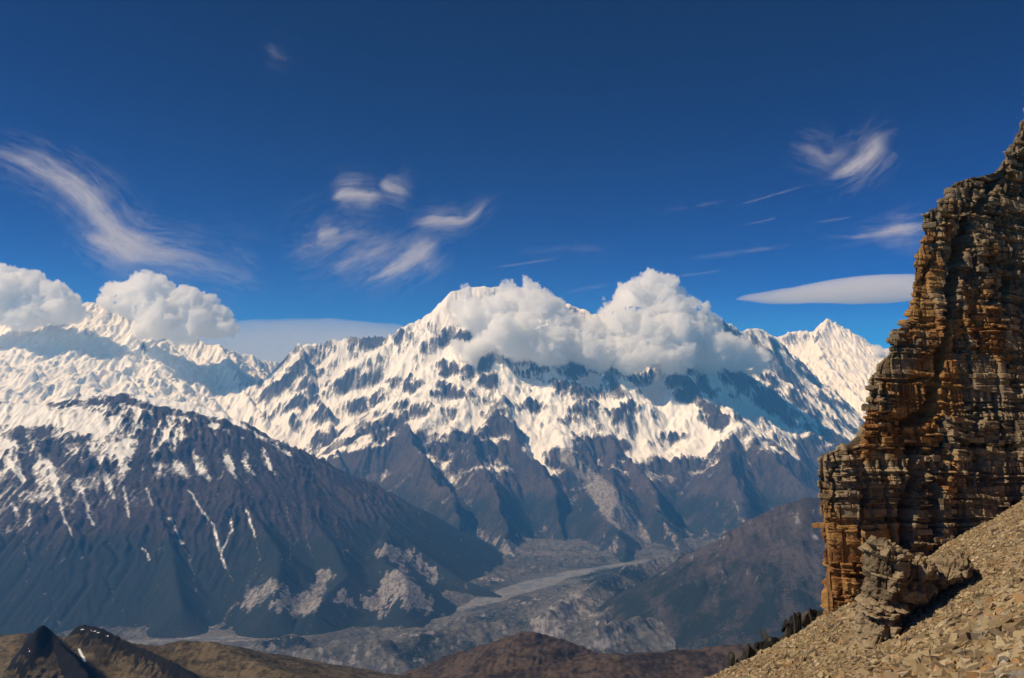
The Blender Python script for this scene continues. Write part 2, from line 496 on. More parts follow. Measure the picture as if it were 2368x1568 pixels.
pale = brush(wu, wv, [([(1090, 1260), (1170, 1270), (1240, 1300)], 32, .5), ([(1300, 1285), (1380, 1285)], 30, .25), ([(1440, 1240), (1500, 1270)], 22, .3), ([(1560, 1230), (1640, 1250)], 40, .45), ([(1150, 1290), (1210, 1250)], 18, .5), ([(1340, 1290), (1420, 1275)], 22, .4), ([(1480, 1290), (1560, 1285)], 18, .4), ([(1400, 1235), (1420, 1260)], 12, .4), ([(1250, 1230), (1290, 1260)], 16, .35), ([(1000, 1250), (1060, 1300)], 12, .4), ([(1040, 1230), (1100, 1240)], 26, .3), ([(700, 1100), (840, 1110)], 30, .15), ([(1660, 1180), (1700, 1220)], 22, .3)]) \
    + streak * 1.2 - 0.2
dls, wls = dist_line(U + 0.4 * (wu - U), V + 0.4 * (wv - V), [(1298, 1050, 6), (1345, 1090, 9), (1385, 1130, 13), (1420, 1175, 16), (1460, 1215, 12), (1490, 1250, 7), (1508, 1285, 5)])
pale = np.maximum(pale, 1.7 - 0.6 * dls / np.maximum(wls, 1))
for ln in ([(1500, 1130, 2), (1530, 1190, 3), (1550, 1240, 5)], [(1140, 1050, 2), (1080, 1110, 3), (1020, 1160, 4)], [(845, 1085, 3), (850, 1110, 5)], [(950, 1100, 2), (880, 1150, 3)], [(1690, 1150, 2), (1720, 1210, 4)]):
    d, w = dist_line(wu, wv, ln); pale = np.maximum(pale, 0.75 - 0.4 * d / w)
massif = finish(T, 'main_mountain', M_massif, dict(snow=snow, forest=forest, pale=pale))
tag(massif, 'great snow covered mountain in the middle rising above the river valley into cumulus', 'mountain', kind='structure')

# ------------------------------------------------------------------ snow wall on the left, far behind the dark mountain
crestL = PL((-260, 700, 21), (-60, 722, 21.5), (0, 722, 22), (60, 735, 22), (130, 730, 22), (200, 712, 22), (250, 716, 22), (300, 730, 22), (370, 785, 22), (400, 800, 22),
            (430, 805, 22), (500, 807, 22), (515, 820, 22.2), (560, 836, 22.5), (600, 850, 23), (650, 855, 23.5), (700, 870, 24))
sL = [PL((20, 725, 22), (30, 820, 20.5), (60, 900, 19), (80, 960, 17.5)), PL((215, 715, 22), (190, 800, 20.6), (210, 880, 19.2), (230, 960, 17.5)),
      PL((390, 795, 22), (420, 870, 20.6), (450, 940, 19.2), (480, 1000, 17.5)), PL((505, 810, 22), (540, 880, 20.8), (580, 950, 19.4), (620, 1010, 18), (650, 1060, 17))]
T = terrain('m', -17000, -3800, 15500, 24500, 24.0, [(crestL, prof_pow(0.95, 0.45, 1200))] + [(s, prof_pow(0.8, 0.5, 500)) for s in sL], -1400, 23, iters=8, rough=120, drops=30000, terr=0.2, K=0.03, crag=1.2, warp=400, ribs=(240, 800, 70, 0.0))
snow = snow_base(T, -1100, s_steep=1.12, k_steep=2.6, k_conc=0.4, seed=5) + 0.05 - 0.25 * T['rib']
z0 = np.zeros_like(snow) - 0.3
M_wall = mountain_material('snowy_rock_haze_paled', (0.04, 0.036, 0.036), (0.09, 0.075, 0.07), dusting=0.55)  # dusting raised beyond the snow itself, paling the rock to imitate distance haze
wall = finish(T, 'snow_range', M_wall, dict(snow=snow, forest=z0, pale=z0))
tag(wall, 'long white snow range at the far left behind the dark streaked mountain', 'mountain', kind='structure')

# ------------------------------------------------------------------ far peak on the right, beside the cliff
crestR = PL((1640, 800, 28), (1700, 800, 28), (1800, 787, 28), (1840, 775, 28), (1878, 778, 28), (1892, 764, 28), (1912, 749, 28), (1935, 753, 28), (1960, 774, 28), (2000, 795, 28),
            (2016, 806, 28), (2040, 850, 28), (2120, 900, 28))
sR = [PL((1912, 750, 28), (1890, 800, 27), (1900, 840, 26), (1960, 900, 24.5), (2010, 960, 23)), PL((1935, 753, 28), (1950, 800, 27.3), (1980, 850, 26.4), (2020, 900, 25.4)),
      PL((1700, 800, 28), (1700, 870, 24.5), (1820, 872, 23.5), (1880, 920, 22.5), (1930, 980, 21), (1990, 1040, 19.6), (2060, 1100, 18.5))]
T = terrain('m', 4600, 15000, 17500, 30500, 28.0, [(crestR, prof_pow(1.1, 0.5, 900))] + [(s, prof_pow(0.9, 0.55, 500)) for s in sR], BASE, 37, iters=7, drops=40000, terr=0.2, crag=1.0, ribs=(240, 900, 70, 0.1))
snow = snow_base(T, -500, s_steep=1.05, k_steep=2.6, k_conc=0.4, seed=9) - 0.25 * T['rib']
z0 = np.zeros_like(snow) - 0.3
peak = finish(T, 'pointed_peak', M_massif, dict(snow=snow, forest=z0, pale=z0))
tag(peak, 'small pointed snow peak on the right, farthest of the mountains, beside the cliff', 'mountain', kind='structure')

# ------------------------------------------------------------------ dark mountain with streaks of snow, left middle distance
crestM = PL((-400, 965, 11.5), (-120, 955, 11.5), (0, 946, 11.5), (100, 941, 11.5), (150, 929, 11.5), (235, 913, 11.5), (290, 910, 11.5), (340, 925, 11.4), (420, 938, 11.4), (510, 958, 11.3),
            (560, 985, 11.2), (620, 1020, 11.1), (680, 1060, 11), (705, 1082, 10.9), (760, 1112, 10.7), (830, 1162, 10.4), (880, 1202, 10.2), (950, 1252, 9.9), (1000, 1292, 9.7), (1060, 1332, 9.4), (1150, 1372, 9.1))
sM = [PL((-150, 955, 11.5), (-120, 1000, 11), (-60, 1130, 9.8), (0, 1300, 8.6)), PL((60, 943, 11.5), (40, 990, 11), (100, 1100, 10), (170, 1280, 8.6), (200, 1400, 7.9)),
      PL((380, 935, 11.4), (290, 1000, 10.9), (330, 1100, 10), (390, 1250, 8.8), (420, 1400, 7.8)), PL((560, 985, 11.2), (500, 1040, 10.6), (560, 1150, 9.7), (640, 1280, 8.7), (640, 1400, 7.8)),
      PL((700, 1080, 10.9), (690, 1140, 10.3), (750, 1240, 9.3), (800, 1330, 8.5), (720, 1410, 7.8)), PL((900, 1230, 10), (880, 1290, 9.2), (930, 1340, 8.5), (930, 1400, 7.9))]
T = terrain('m', -9600, 800, 6400, 13800, 15.0, [(crestM, prof_pow(0.62, 0.47, 700))] + [(s, prof_pow(0.62, 0.5, 260)) for s in sM], BASE - 30, 51, K=0.016, rough=50, warp=160, crag=0.25, terr=0.3, drops=60000, tstep=90, ribs=(170, 900, 48, -0.35))
U, V = proj(T['X'], T['Y'], T['H'])
line = np.interp(U, [0, 300, 700, 1000], [-800, -560, -330, -240])
snow = snow_base(T, line, k_alt=330, s_steep=0.70, k_steep=2.6, k_conc=0.7, seed=13) + 0.95 * fbm((T['X'] + 0.35 * T['Y']) / 38, T['Y'] / 210, 5, 94, 0.6) + 0.7 * fbm(T['X'] / 1300, T['Y'] / 1300, 3, 98) - 0.20 - 0.45 * T['rib'] - 0.1 * sstep(300, 420, U)
wu = U + 16 * fbm(T['X'] / 140, T['Y'] / 140, 5, 73); wv = V + 14 * fbm(T['X'] / 140, T['Y'] / 140, 5, 74)
snow += brush(wu, wv, [([(110, 942), (200, 932), (292, 920)], 9, -1.5), ([(215, 948), (285, 940)], 18, -1.0), ([(300, 960), (280, 1010)], 14, -.6), ([(450, 960), (440, 1000)], 8, -.7), ([(375, 945), (345, 990), (322, 1050), (306, 1110)], 12, -1.6), ([(0, 1012), (100, 1003), (220, 1030)], 22, -.7),
    ([(260, 1010), (320, 1000)], 14, -.7), ([(440, 1010), (400, 1040), (500, 1060)], 16, -.5), ([(0, 960), (120, 965), (220, 985)], 16, .8), ([(330, 928), (420, 943), (520, 963), (600, 1008), (670, 1055)], 5, 1.1), ([(490, 1000), (520, 1050)], 9, -1.0), ([(545, 1010), (580, 1070)], 9, -1.0), ([(610, 1030), (640, 1075)], 8, -.9),
    ([(60, 1030), (70, 1100)], 16, -.6), ([(140, 1040), (190, 1090)], 18, -.5)])
forest = sstep(-900, -1400, T['H']) * 0.7 + fbm(T['X'] / 400, T['Y'] / 400, 4, 18) * 0.4
lu, lv = U + 0.5 * (wu - U), V + 0.5 * (wv - V)
snow += brush(lu, lv, [([(296, 926), (345, 940), (420, 954), (510, 974), (560, 1000), (620, 1036), (690, 1082)], 9, -1.3), ([(300, 940), (420, 985), (560, 1030)], 26, -.45), ([(20, 1000), (240, 1010)], 16, -.5), ([(465, 968), (497, 1091)], 9, -1.3), ([(536, 988), (556, 1104)], 9, -1.3), ([(585, 1027), (614, 1117)], 7, -1.2), ([(336, 1001), (342, 1117)], 8, -1.2), ([(426, 1020), (446, 1091)], 7, -1.0), ([(45, 994), (71, 1123)], 12, -1.1), ([(90, 1001), (129, 1059)], 18, -1.0), ([(180, 1020), (215, 1070)], 12, -.8), ([(640, 1050), (670, 1100)], 7, -1.0),
    ([(500, 1005), (543, 1104)], 8, 1.0), ([(413, 994), (478, 1104)], 9, .9), ([(556, 1015), (583, 1104)], 7, 1.0), ([(610, 1035), (632, 1095)], 6, .9), ([(381, 1007), (426, 1104)], 10, .8), ([(284, 1020), (284, 1080)], 12, .7), ([(116, 1072), (142, 1175)], 6, 1.0), ([(187, 1130), (207, 1182)], 4, .9), ([(0, 1050), (58, 1110)], 6, .8), ([(230, 1060), (262, 1150)], 5, .8), ([(20, 1150), (40, 1190)], 5, .7), ([(250, 985), (330, 990)], 12, .5), ([(0, 950), (150, 950), (260, 975)], 12, .6), ([(400, 960), (560, 1000)], 8, .5)])
for ln in ([(286, 1126), (300, 1198)], [(438, 1135), (470, 1185), (496, 1220), (510, 1283), (521, 1310)], [(530, 1171), (537, 1225), (514, 1270)], [(568, 1175), (590, 1238)], [(393, 1198), (420, 1256)], [(139, 1175), (165, 1238)], [(331, 1265), (345, 1296)], [(70, 1180), (64, 1215)], [(200, 1170), (215, 1215)], [(340, 1130), (352, 1165)]):
    d, _ = dist_line(lu, lv, ln); snow = np.maximum(snow, 0.55 - 0.28 * d)
streak = fbm(T['X'] / 60, T['Y'] / 260, 4, 92)
pale = 0.12 * sstep(1300, 1380, V) * sstep(500, 640, U) + brush(wu, wv, [([(560, 1385), (620, 1370), (680, 1410)], 32, .45), ([(840, 1400), (900, 1340), (990, 1405)], 22, .4), ([(885, 1270), (960, 1300), (1010, 1340)], 18, .4), ([(700, 1400), (760, 1330)], 18, .6), ([(880, 1400), (920, 1330), (960, 1390)], 24, .55), ([(890, 1275), (960, 1300), (1000, 1330)], 16, .6), ([(780, 1390), (800, 1360)], 10, .5), ([(560, 1395), (640, 1350), (700, 1395)], 16, .5), ([(860, 1400), (920, 1330)], 14, .5), ([(930, 1330), (980, 1400)], 12, .4), ([(720, 1410), (745, 1330)], 14, .5), ([(600, 1400), (1000, 1390)], 14, .25), ([(820, 1290), (960, 1270)], 8, .35), ([(320, 1455)], 14, .5), ([(115, 1310), (190, 1290)], 20, .2)]) + streak * 1.25 - 0.22
for ln in ([(420, 1256), (447, 1323), (455, 1380)], [(521, 1310), (540, 1345)], [(590, 1238), (600, 1290), (585, 1340)], [(50, 1230), (67, 1332), (31, 1390)], [(121, 1381), (139, 1448)], [(112, 1256), (107, 1314)], [(660, 1150), (668, 1220), (672, 1300)], [(700, 1200), (720, 1290)], [(250, 1330), (262, 1400)], [(780, 1240), (800, 1300)]):
    d, _ = dist_line(lu, lv, ln); pale = np.maximum(pale, 0.62 - 0.16 * d)
dark = finish(T, 'streaked_mountain', M_left, dict(snow=snow, forest=forest, pale=pale))
tag(dark, 'dark brown mountain on the left with snow streaks running down its gullies', 'mountain', kind='structure')

# ------------------------------------------------------------------ valley floor (the ground) with low wooded hills and the river
def on_floor(u, v, z=BASE):
    d = P(u, v, 1.0); return d * (z / d[2])
RIVER = [(250, 1490, 3), (330, 1483, 3), (450, 1479, 3), (560, 1474, 4), (640, 1466, 5), (760, 1450, 5), (870, 1434, 4), (960, 1424, 4), (1040, 1412, 5), (1100, 1396, 7), (1170, 1372, 10), (1240, 1350, 13), (1300, 1333, 9), (1360, 1318, 5), (1420, 1308, 3), (1500, 1296, 2)]
sV = [PL((1590, 1285, 9.9), (1520, 1296, 9.6), (1450, 1318, 9.0), (1390, 1352, 8.3), (1340, 1388, 7.6), (1270, 1425, 7.0)), PL((1500, 1385, 7.9), (1440, 1400, 7.5), (1400, 1440, 6.8)), PL((1560, 1440, 6.6), (1480, 1445, 6.4), (1380, 1470, 6.0)),
      PL((640, 1515, 6.1), (760, 1500, 6.1), (900, 1492, 6.2)), PL((600, 1490, 6.5), (680, 1478, 6.6)), PL((1150, 1440, 6.9), (1050, 1455, 6.7), (960, 1475, 6.5))]
T = terrain('m', -7600, 8200, 3800, 13000, 14.0, [(s, prof_pow(0.75, 0.34, 110)) for s in sV], BASE, 67, K=0.02, iters=7, drops=70000, warp=260, rough=130, crag=0.5)
U, V = proj(T['X'], T['Y'], T['H'])
rw = [tuple(on_floor(u, v)[:2]) for u, v, w in RIVER]
T['H'] += 42 * fbm(T['X'] / 330, T['Y'] / 330, 4, 68, 0.55, ridged=True) + 14 * fbm(T['X'] / 80, T['Y'] / 80, 3, 69, 0.55, ridged=True)
dr, _ = dist_line(T['X'], T['Y'], rw)
flat = sstep(420, 130, dr)
T['H'] = T['H'] * (1 - flat) + (BASE - 1.5) * flat
gx, gy = np.gradient(T['H'], T['cell']); T['slope'] = np.hypot(gx, gy)
U, V = proj(T['X'], T['Y'], T['H'])
wu = U + 12 * fbm(T['X'] / 150, T['Y'] / 150, 4, 75); wv = V + 6 * fbm(T['X'] / 150, T['Y'] / 150, 4, 76)
forest = fbm(T['X'] / 420, T['Y'] / 420, 5, 28) * 0.9 + 0.18 + brush(wu, wv, [([(1380, 1330), (1450, 1330), (1500, 1370)], 34, .6), ([(1440, 1380), (1500, 1395)], 18, .5), ([(1100, 1430), (1200, 1430)], 20, .3), ([(980, 1480), (1080, 1500)], 20, .5), ([(620, 1490), (690, 1480)], 12, .5), ([(1180, 1460), (1240, 1450)], 14, .4), ([(900, 1500), (960, 1520)], 14, .4),
    ([(1540, 1410), (1580, 1340)], 20, -.5), ([(1500, 1425), (1600, 1440)], 20, -.6), ([(640, 1530), (900, 1520)], 18, -.5), ([(400, 1475), (700, 1440)], 20, -.2)])
streak = fbm(T['X'] / 45, T['Y'] / 160, 4, 95) + np.clip(T['slope'] - 0.25, -0.3, 0.5)
pale = brush(wu, wv, [([(1250, 1450), (1310, 1430), (1360, 1400)], 26, .6), ([(1300, 1400), (1340, 1370)], 14, .5), ([(1380, 1490), (1440, 1470)], 14, .5), ([(1550, 1480), (1600, 1490)], 12, .4), ([(1500, 1430), (1590, 1445)], 16, .25), ([(1420, 1310), (1600, 1300)], 8, .3), ([(1180, 1395), (1260, 1385)], 10, .4), ([(800, 1445), (1000, 1415)], 10, .3), ([(380, 1470), (560, 1450), (700, 1440)], 9, .35), ([(500, 1500), (640, 1500)], 6, .3), ([(1030, 1430), (1130, 1425)], 6, .4), ([(1110, 1335), (1160, 1340)], 6, .5), ([(900, 1470), (1000, 1460)], 5, .4), ([(640, 1540), (760, 1530), (860, 1525)], 8, .3)]) + streak * 0.9 - 0.08
pale = np.maximum(pale, 0.9 - 0.5 * dr / 110 + 0.5 * fbm(T['X'] / 120, T['Y'] / 120, 3, 96))
for ln in ([(590, 1532, .7), (640, 1528, .7), (700, 1532, .7), (780, 1540, .8)], [(560, 1480, .8), (650, 1478, .8), (760, 1462, .8)], [(1320, 1400, .8), (1290, 1415, .8)], [(1560, 1330, .8), (1545, 1370, .8), (1530, 1390, .8)]):
    d, w = dist_line(U, V + 2 * fbm(T['X'] / 100, T['Y'] / 100, 2, 4), ln); pale = np.maximum(pale, 1.0 - 0.4 * d / w)
M_valley = mountain_material('valley_ground', (0.055, 0.052, 0.046), (0.15, 0.138, 0.120), forest=(0.018, 0.024, 0.019), fine=1 / 30.0, speck=1 / 13.0)
valley = finish(T, 'ground', M_valley, dict(snow=np.zeros_like(pale) - 2, forest=forest, pale=pale))
tag(valley, 'grey green valley floor with woods and pale bluffs below the mountains', 'valley', kind='structure')
# the braided gravel river: a sheet lying on the valley floor
rc = np.array([on_floor(u, v) for u, v, w in RIVER])[:, :2]
ts = np.linspace(0, len(rc) - 1, 240); ti = np.minimum(ts.astype(int), len(rc) - 2); tf = (ts - ti)[:, None]
def crom(p, i, f):
    g = lambda k: p[np.clip(k, 0, len(p) - 1)]
    a, b, c, d = g(i - 1), g(i), g(i + 1), g(i + 2)
    return 0.5 * (2 * b + (c - a) * f + (2 * a - 5 * b + 4 * c - d) * f ** 2 + (3 * b - a - 3 * c + d) * f ** 3)
ctr = crom(rc, ti, tf)
hw = np.interp(ts, np.arange(len(rc)), [np.linalg.norm(on_floor(u, v + w)[:2] - on_floor(u, v - w)[:2]) * 0.42 for u, v, w in RIVER])
hw = np.minimum(hw, 230) * (0.8 + 0.5 * perlin(ts * 1.3, ts * 0 + 0.5, 3))
tg = np.gradient(ctr, axis=0); tg /= np.linalg.norm(tg, axis=1, keepdims=True)
nr_ = np.stack([-tg[:, 1], tg[:, 0]], 1)
ac = np.linspace(-1, 1, 9)
rco = np.concatenate([ctr[:, None, :] + nr_[:, None, :] * (ac[None, :, None] * hw[:, None, None]), np.full((240, 9, 1), BASE + 0.5)], -1)
t = NT('river_gravel')
pw = t.pos((1, 1, 1))
n1 = t.noise(pw, 1 / 60.0, 5, 0.6, dist=1.0)
n2 = t.noise(pw, 1 / 220.0, 4, 0.6)
col = t.mix(t.ramp(t.add(n1, n2), -0.15, 0.15), (0.15, 0.142, 0.130), (0.30, 0.285, 0.265))
col = t.mix(t.ramp(t.add(n2, t.mul(n1, 0.6)), 0.02, 0.10), col, (0.10, 0.125, 0.14))
t.surface(col, rough=0.6, spec=0.3)
river = mesh_obj('river', rco, grid_quads(240, 9), t.m)
tag(river, 'pale grey gravel river winding across the valley floor', 'river', kind='structure')

# ------------------------------------------------------------------ wooded hillside on the right, behind the cliff
crestH = PL((2500, 1130, 7.2), (2100, 1150, 7.2), (1890, 1158, 7.2), (1850, 1161, 7.2), (1790, 1186, 7.2), (1720, 1226, 7.2), (1650, 1282, 7.2), (1590, 1330, 7.1), (1545, 1390, 6.9))
T = terrain('m', -400, 7600, 3300, 9500, 14.0, [(crestH, prof_pow(0.72, 0.50, 500))], BASE - 30, 83, K=0.012, iters=7, drops=50000, warp=200, rough=45, crag=0.4, terr=0.35, tstep=60, ribs=(120, 500, 16, 0.2))
forest = sstep(-950, -1350, T['H']) * 0.4 + fbm(T['X'] / 200, T['Y'] / 200, 5, 38) * 0.7 + 0.22
pale = np.clip(T['slope'] - 0.62, -0.3, 0.5) * 1.3 + 0.5 * fbm(T['X'] / 70, T['Y'] / 140, 4, 39) - 0.1
M_hill = mountain_material('wooded_hillside', (0.040, 0.034, 0.031), (0.085, 0.070, 0.062), forest=(0.016, 0.022, 0.018), fine=1 / 35.0, speck=1 / 10.0)
hill = finish(T, 'wooded_hill', M_hill, dict(snow=np.zeros_like(forest) - 2, forest=forest, pale=pale))
tag(hill, 'dark purplish brown hillside with scattered trees just left of the cliff', 'hill', kind='structure')

# ------------------------------------------------------------------ nearer ridges along the bottom of the view
def near_ridge_material(name, a, b, c, fine):
    t = NT(name)
    pw = t.pos()
    n1 = t.noise(pw, fine, 6, 0.65); n2 = t.noise(pw, fine / 7, 4, 0.6)
    col = t.mix(t.ramp(t.add(n2, t.add(t.mul(n1, 1.1), t.mul(t.noise(t.pos((1, 1, 5)), fine / 3, 4, 0.6), 0.8))), -0.2, 0.2), a, b)
    col = t.mix(t.ramp(t.add(t.attr('rock'), t.mul(n1, 1.0)), 0.35, 0.6), col, c)
    sn = t.ramp(t.add(t.attr('snow'), t.mul(n1, 0.9)), 0.45, 0.55)
    col = t.mix(sn, col, (0.8, 0.8, 0.78))
    return t.surface(col, rough=0.95, spec=0.05, bump=n1, bs=0.8, bd=0.35 / fine)
M_near = near_ridge_material('dark_grassy_ridge', (0.052, 0.040, 0.026), (0.150, 0.112, 0.066), (0.018, 0.017, 0.017), 1 / 12.0)
horn = PL((78, 1500, 1.50), (84, 1458, 1.52), (94, 1447, 1.53), (108, 1449, 1.54), (128, 1470, 1.54), (150, 1500, 1.52), (200, 1560, 1.48))
r2 = PL((160, 1470, 1.66), (180, 1452, 1.66), (200, 1447, 1.66), (235, 1455, 1.65), (275, 1480, 1.64), (330, 1502, 1.62), (400, 1535, 1.58), (470, 1575, 1.55), (560, 1620, 1.5))
r1 = PL((-300, 1480, 2.1), (0, 1473, 2.05), (70, 1471, 2.0), (150, 1480, 1.95), (300, 1500, 1.9))
r3 = PL((330, 1510, 1.9), (390, 1492, 1.9), (430, 1487, 1.9), (480, 1489, 1.9), (515, 1500, 1.88), (560, 1522, 1.85), (620, 1548, 1.8), (700, 1572, 1.75), (800, 1600, 1.7))
T = terrain('m', -1500, 100, 1000, 2500, 3.0, [(horn, prof_pow(1.9, 0.75, 22)), (r2, prof_pow(1.2, 0.5, 40)), (r1, prof_pow(0.35, 0.3, 80)), (r3, prof_pow(0.4, 0.35, 80))],
            -900, 101, K=0.02, iters=3, drops=20000, warp=14, rough=3, smaxk=60, sc=0.1, crag=0.35, dsteps=30)
U, V = proj(T['X'], T['Y'], T['H'])
dh, _ = dist_line(U, V, [(70, 1500), (84, 1465), (100, 1455), (130, 1490), (170, 1530), (230, 1575)])
d2, _ = dist_line(U, V, [(165, 1462), (200, 1450), (240, 1462), (280, 1488), (340, 1512), (410, 1545), (470, 1580)])
rock = np.maximum(1.1 - dh / 30.0, 1.05 - d2 / 15.0)
rock = np.maximum(rock, np.clip((T['slope'] - 0.75) * 2, 0, 1))
ds, _ = dist_line(U, V, [(182, 1500), (188, 1512), (196, 1528)])
ds2, _ = dist_line(U, V, [(62, 1497), (70, 1508)])
ds3, _ = dist_line(U, V, [(185, 1455), (215, 1458), (250, 1470)])
snow = np.maximum(np.maximum(1.0 - ds / 6.0, 0.9 - ds2 / 5.0), 0.75 - ds3 / 6.0)
o = finish(T, 'dark_ridge', M_near, dict(rock=rock, snow=snow))
tag(o, 'nearest ridge at bottom left, dark grassy with a black rock horn and snow dabs', 'ridge', kind='structure')
M_brown = near_ridge_material('brown_ridge_ground', (0.030, 0.023, 0.019), (0.100, 0.070, 0.048), (0.022, 0.019, 0.017), 1 / 14.0)
b1 = PL((760, 1640, 2.8), (880, 1605, 2.8), (950, 1575, 2.8), (1040, 1550, 2.8), (1130, 1522, 2.8), (1190, 1490, 2.8), (1225, 1467, 2.8), (1252, 1474, 2.8), (1275, 1500, 2.8), (1330, 1520, 2.8), (1400, 1532, 2.8))
b2 = PL((1000, 1590, 2.3), (1250, 1556, 2.3), (1350, 1532, 2.3), (1420, 1516, 2.3), (1490, 1522, 2.3), (1600, 1516, 2.3), (1690, 1510, 2.3), (1850, 1480, 2.3), (2100, 1450, 2.3))
T = terrain('m', -900, 1700, 1300, 4100, 5.0, [(b1, prof_pow(0.45, 0.42, 60)), (b2, prof_pow(0.4, 0.36, 80))], -1840, 131, K=0.02, iters=6, drops=25000, warp=60, rough=10, sc=0.2, crag=0.45, dsteps=30, ribs=(45, 260, 6, 0.2))
rock = fbm(T['X'] / 60, T['Y'] / 60, 4, 5) * 0.8 + 0.1 + np.clip(T['slope'] - 0.7, 0, 1)
o = finish(T, 'brown_ridge', M_brown, dict(rock=rock, snow=np.zeros_like(rock) - 1))
tag(o, 'low brown ridge with a rounded knob at the bottom centre of the view', 'ridge', kind='structure')
# ------------------------------------------------------------------ foreground: scree slope
SA, SB, SC = 0.45, -0.15, 20.0
def plane_z(x, y): return SA * x + SB * y - SC
def hit(u, v):
    d = P(u, v, 1.0)
    return d * (SC / (SA * d[0] + SB * d[1] - d[2]))
edge = np.array([hit(u, v)[:2] for u, v in ((1560, 1594), (1615, 1566), (1690, 1535), (1760, 1503), (1830, 1462), (1900, 1412))])
e0, e1 = edge[0], edge[-1]
edge = np.vstack([e0 + (e0 - e1) / np.linalg.norm(e1 - e0) * 60, edge, e1 + np.array([9, 3.0]), e1 + np.array([60, 24.0])])
def edge_dist(x, y):
    """positive beyond the rim of the slope"""
    best = np.full(np.shape(x), 1e9); sg = np.zeros(np.shape(x))
    for a, b in zip(edge[:-1], edge[1:]):
        dx, dy = b - a
        t = np.clip(((x - a[0]) * dx + (y - a[1]) * dy) / (dx * dx + dy * dy), 0, 1)
        px, py = x - a[0] - t * dx, y - a[1] - t * dy
        d = np.hypot(px, py); k = d < best
        best = np.where(k, d, best); sg = np.where(k, np.sign(dx * py - dy * px), sg)
    return best * sg
def slope_z(x, y):
    e = edge_dist(x, y)
    z = plane_z(x, y) + fbm(x / 9, y / 9, 3, 3) * 0.55 + fbm(x / 2.2, y / 2.2, 4, 4) * 0.16
    z = z - np.where(e > 0, 1.1 * e + 0.0 * e, 0) - 0.5 * np.exp(-(e / 1.2) ** 2)
    kn = -1.75 - 0.62 * np.hypot(x, y)
    return np.maximum(z, kn)
def scree_material():
    t = NT('tan_scree')
    pw = t.pos()
    n0 = t.noise(pw, 0.12, 4, 0.6); n1 = t.noise(pw, 2.2, 6, 0.7)
    vo = t.new('ShaderNodeTexVoronoi'); t.l.new(pw, vo.inputs['Vector']); vo.inputs['Scale'].default_value = 4.5
    vc = t.new('ShaderNodeSeparateColor'); t.l.new(vo.outputs['Color'], vc.inputs[0])
    col = t.mix(t.ramp(t.add(n0, t.mul(n1, 0.5)), -0.16, 0.16), (0.31, 0.205, 0.085), (0.43, 0.30, 0.135))
    col = t.mix(t.ramp(vc.outputs[0], 0.55, 0.95, 0, 0.75), col, (0.22, 0.16, 0.10))
    col = t.mix(t.ramp(vc.outputs[1], 0.7, 0.95, 0, 0.7), col, (0.5, 0.41, 0.28))
    h = t.add(t.mul(vo.outputs['Distance'], -0.6), t.mul(n1, 1.0))
    return t.surface(col, rough=0.95, spec=0.1, bump=h, bs=1.0, bd=0.35)
M_scree = scree_material()
cell = 0.22
nx, ny = int(150 / cell), int(135 / cell)
X, Y = np.meshgrid(-45 + np.arange(nx) * cell, -6 + np.arange(ny) * cell, indexing='ij')
Z = slope_z(X, Y)
scree_ground = mesh_obj('scree_slope', np.stack([X, Y, Z], -1), grid_quads(nx, ny), M_scree)
tag(scree_ground, 'tan slope of loose scree rising to the foot of the cliff', 'slope', kind='structure')

# ------------------------------------------------------------------ layered rock
LAY = np.cumsum(np.random.default_rng(5).choice([0.22, 0.3, 0.4, 0.55, 0.8, 1.2], 400, p=[.22, .25, .2, .16, .11, .06]) * np.random.default_rng(6).uniform(0.8, 1.25, 400)) - 60.0
def strata(a, z, seed, broken, bw=1.0, lay=1.0):
    """outward offset and tone of bedded, jointed rock; a runs along the face, z up"""
    q = (z + 0.05 * a + fbm(a / 14, z / 14, 3, seed) * 0.9 + fbm(a / 2.5, z / 2.5, 2, seed + 1) * 0.05) / lay
    k = np.searchsorted(LAY, q)
    lo = LAY[np.clip(k - 1, 0, 399)]; hi = LAY[np.clip(k, 0, 399)]
    dz = np.minimum(q - lo, hi - q) * lay
    wk = (0.5 + 2.2 * hash2(k, k * 0 + 3, seed) ** 1.5) * bw * (0.6 + 0.8 * (hi - lo))
    aa = (a + fbm(a / 1.7, z / 1.3, 2, seed + 3) * 0.07) / wk + hash2(k, k * 0 + 9, seed) * 50
    b = np.floor(aa)
    da = np.minimum(aa - b, 1 - (aa - b)) * wk
    hk = hash2(k, k * 0, seed + 5); hb = hash2(k, b, seed + 7)
    hB = hash2(k, np.floor(a / 3.4 + hash2(k, k * 0 + 2, seed) * 1.0), seed + 11)
    off = (hk - 0.5) * 0.17 + (hB - 0.5) * 0.32 + (np.floor(hb * 4) / 3 - 0.5) * (0.10 + 0.70 * broken)
    crack = 0.22 * np.exp(-(dz / 0.05) ** 2) * hB * hash2(k, k * 0 + 1, seed + 8) * 1.5 + 0.22 * np.exp(-(da / 0.06) ** 2) * (0.3 + broken)
    return off - crack, hk, hb
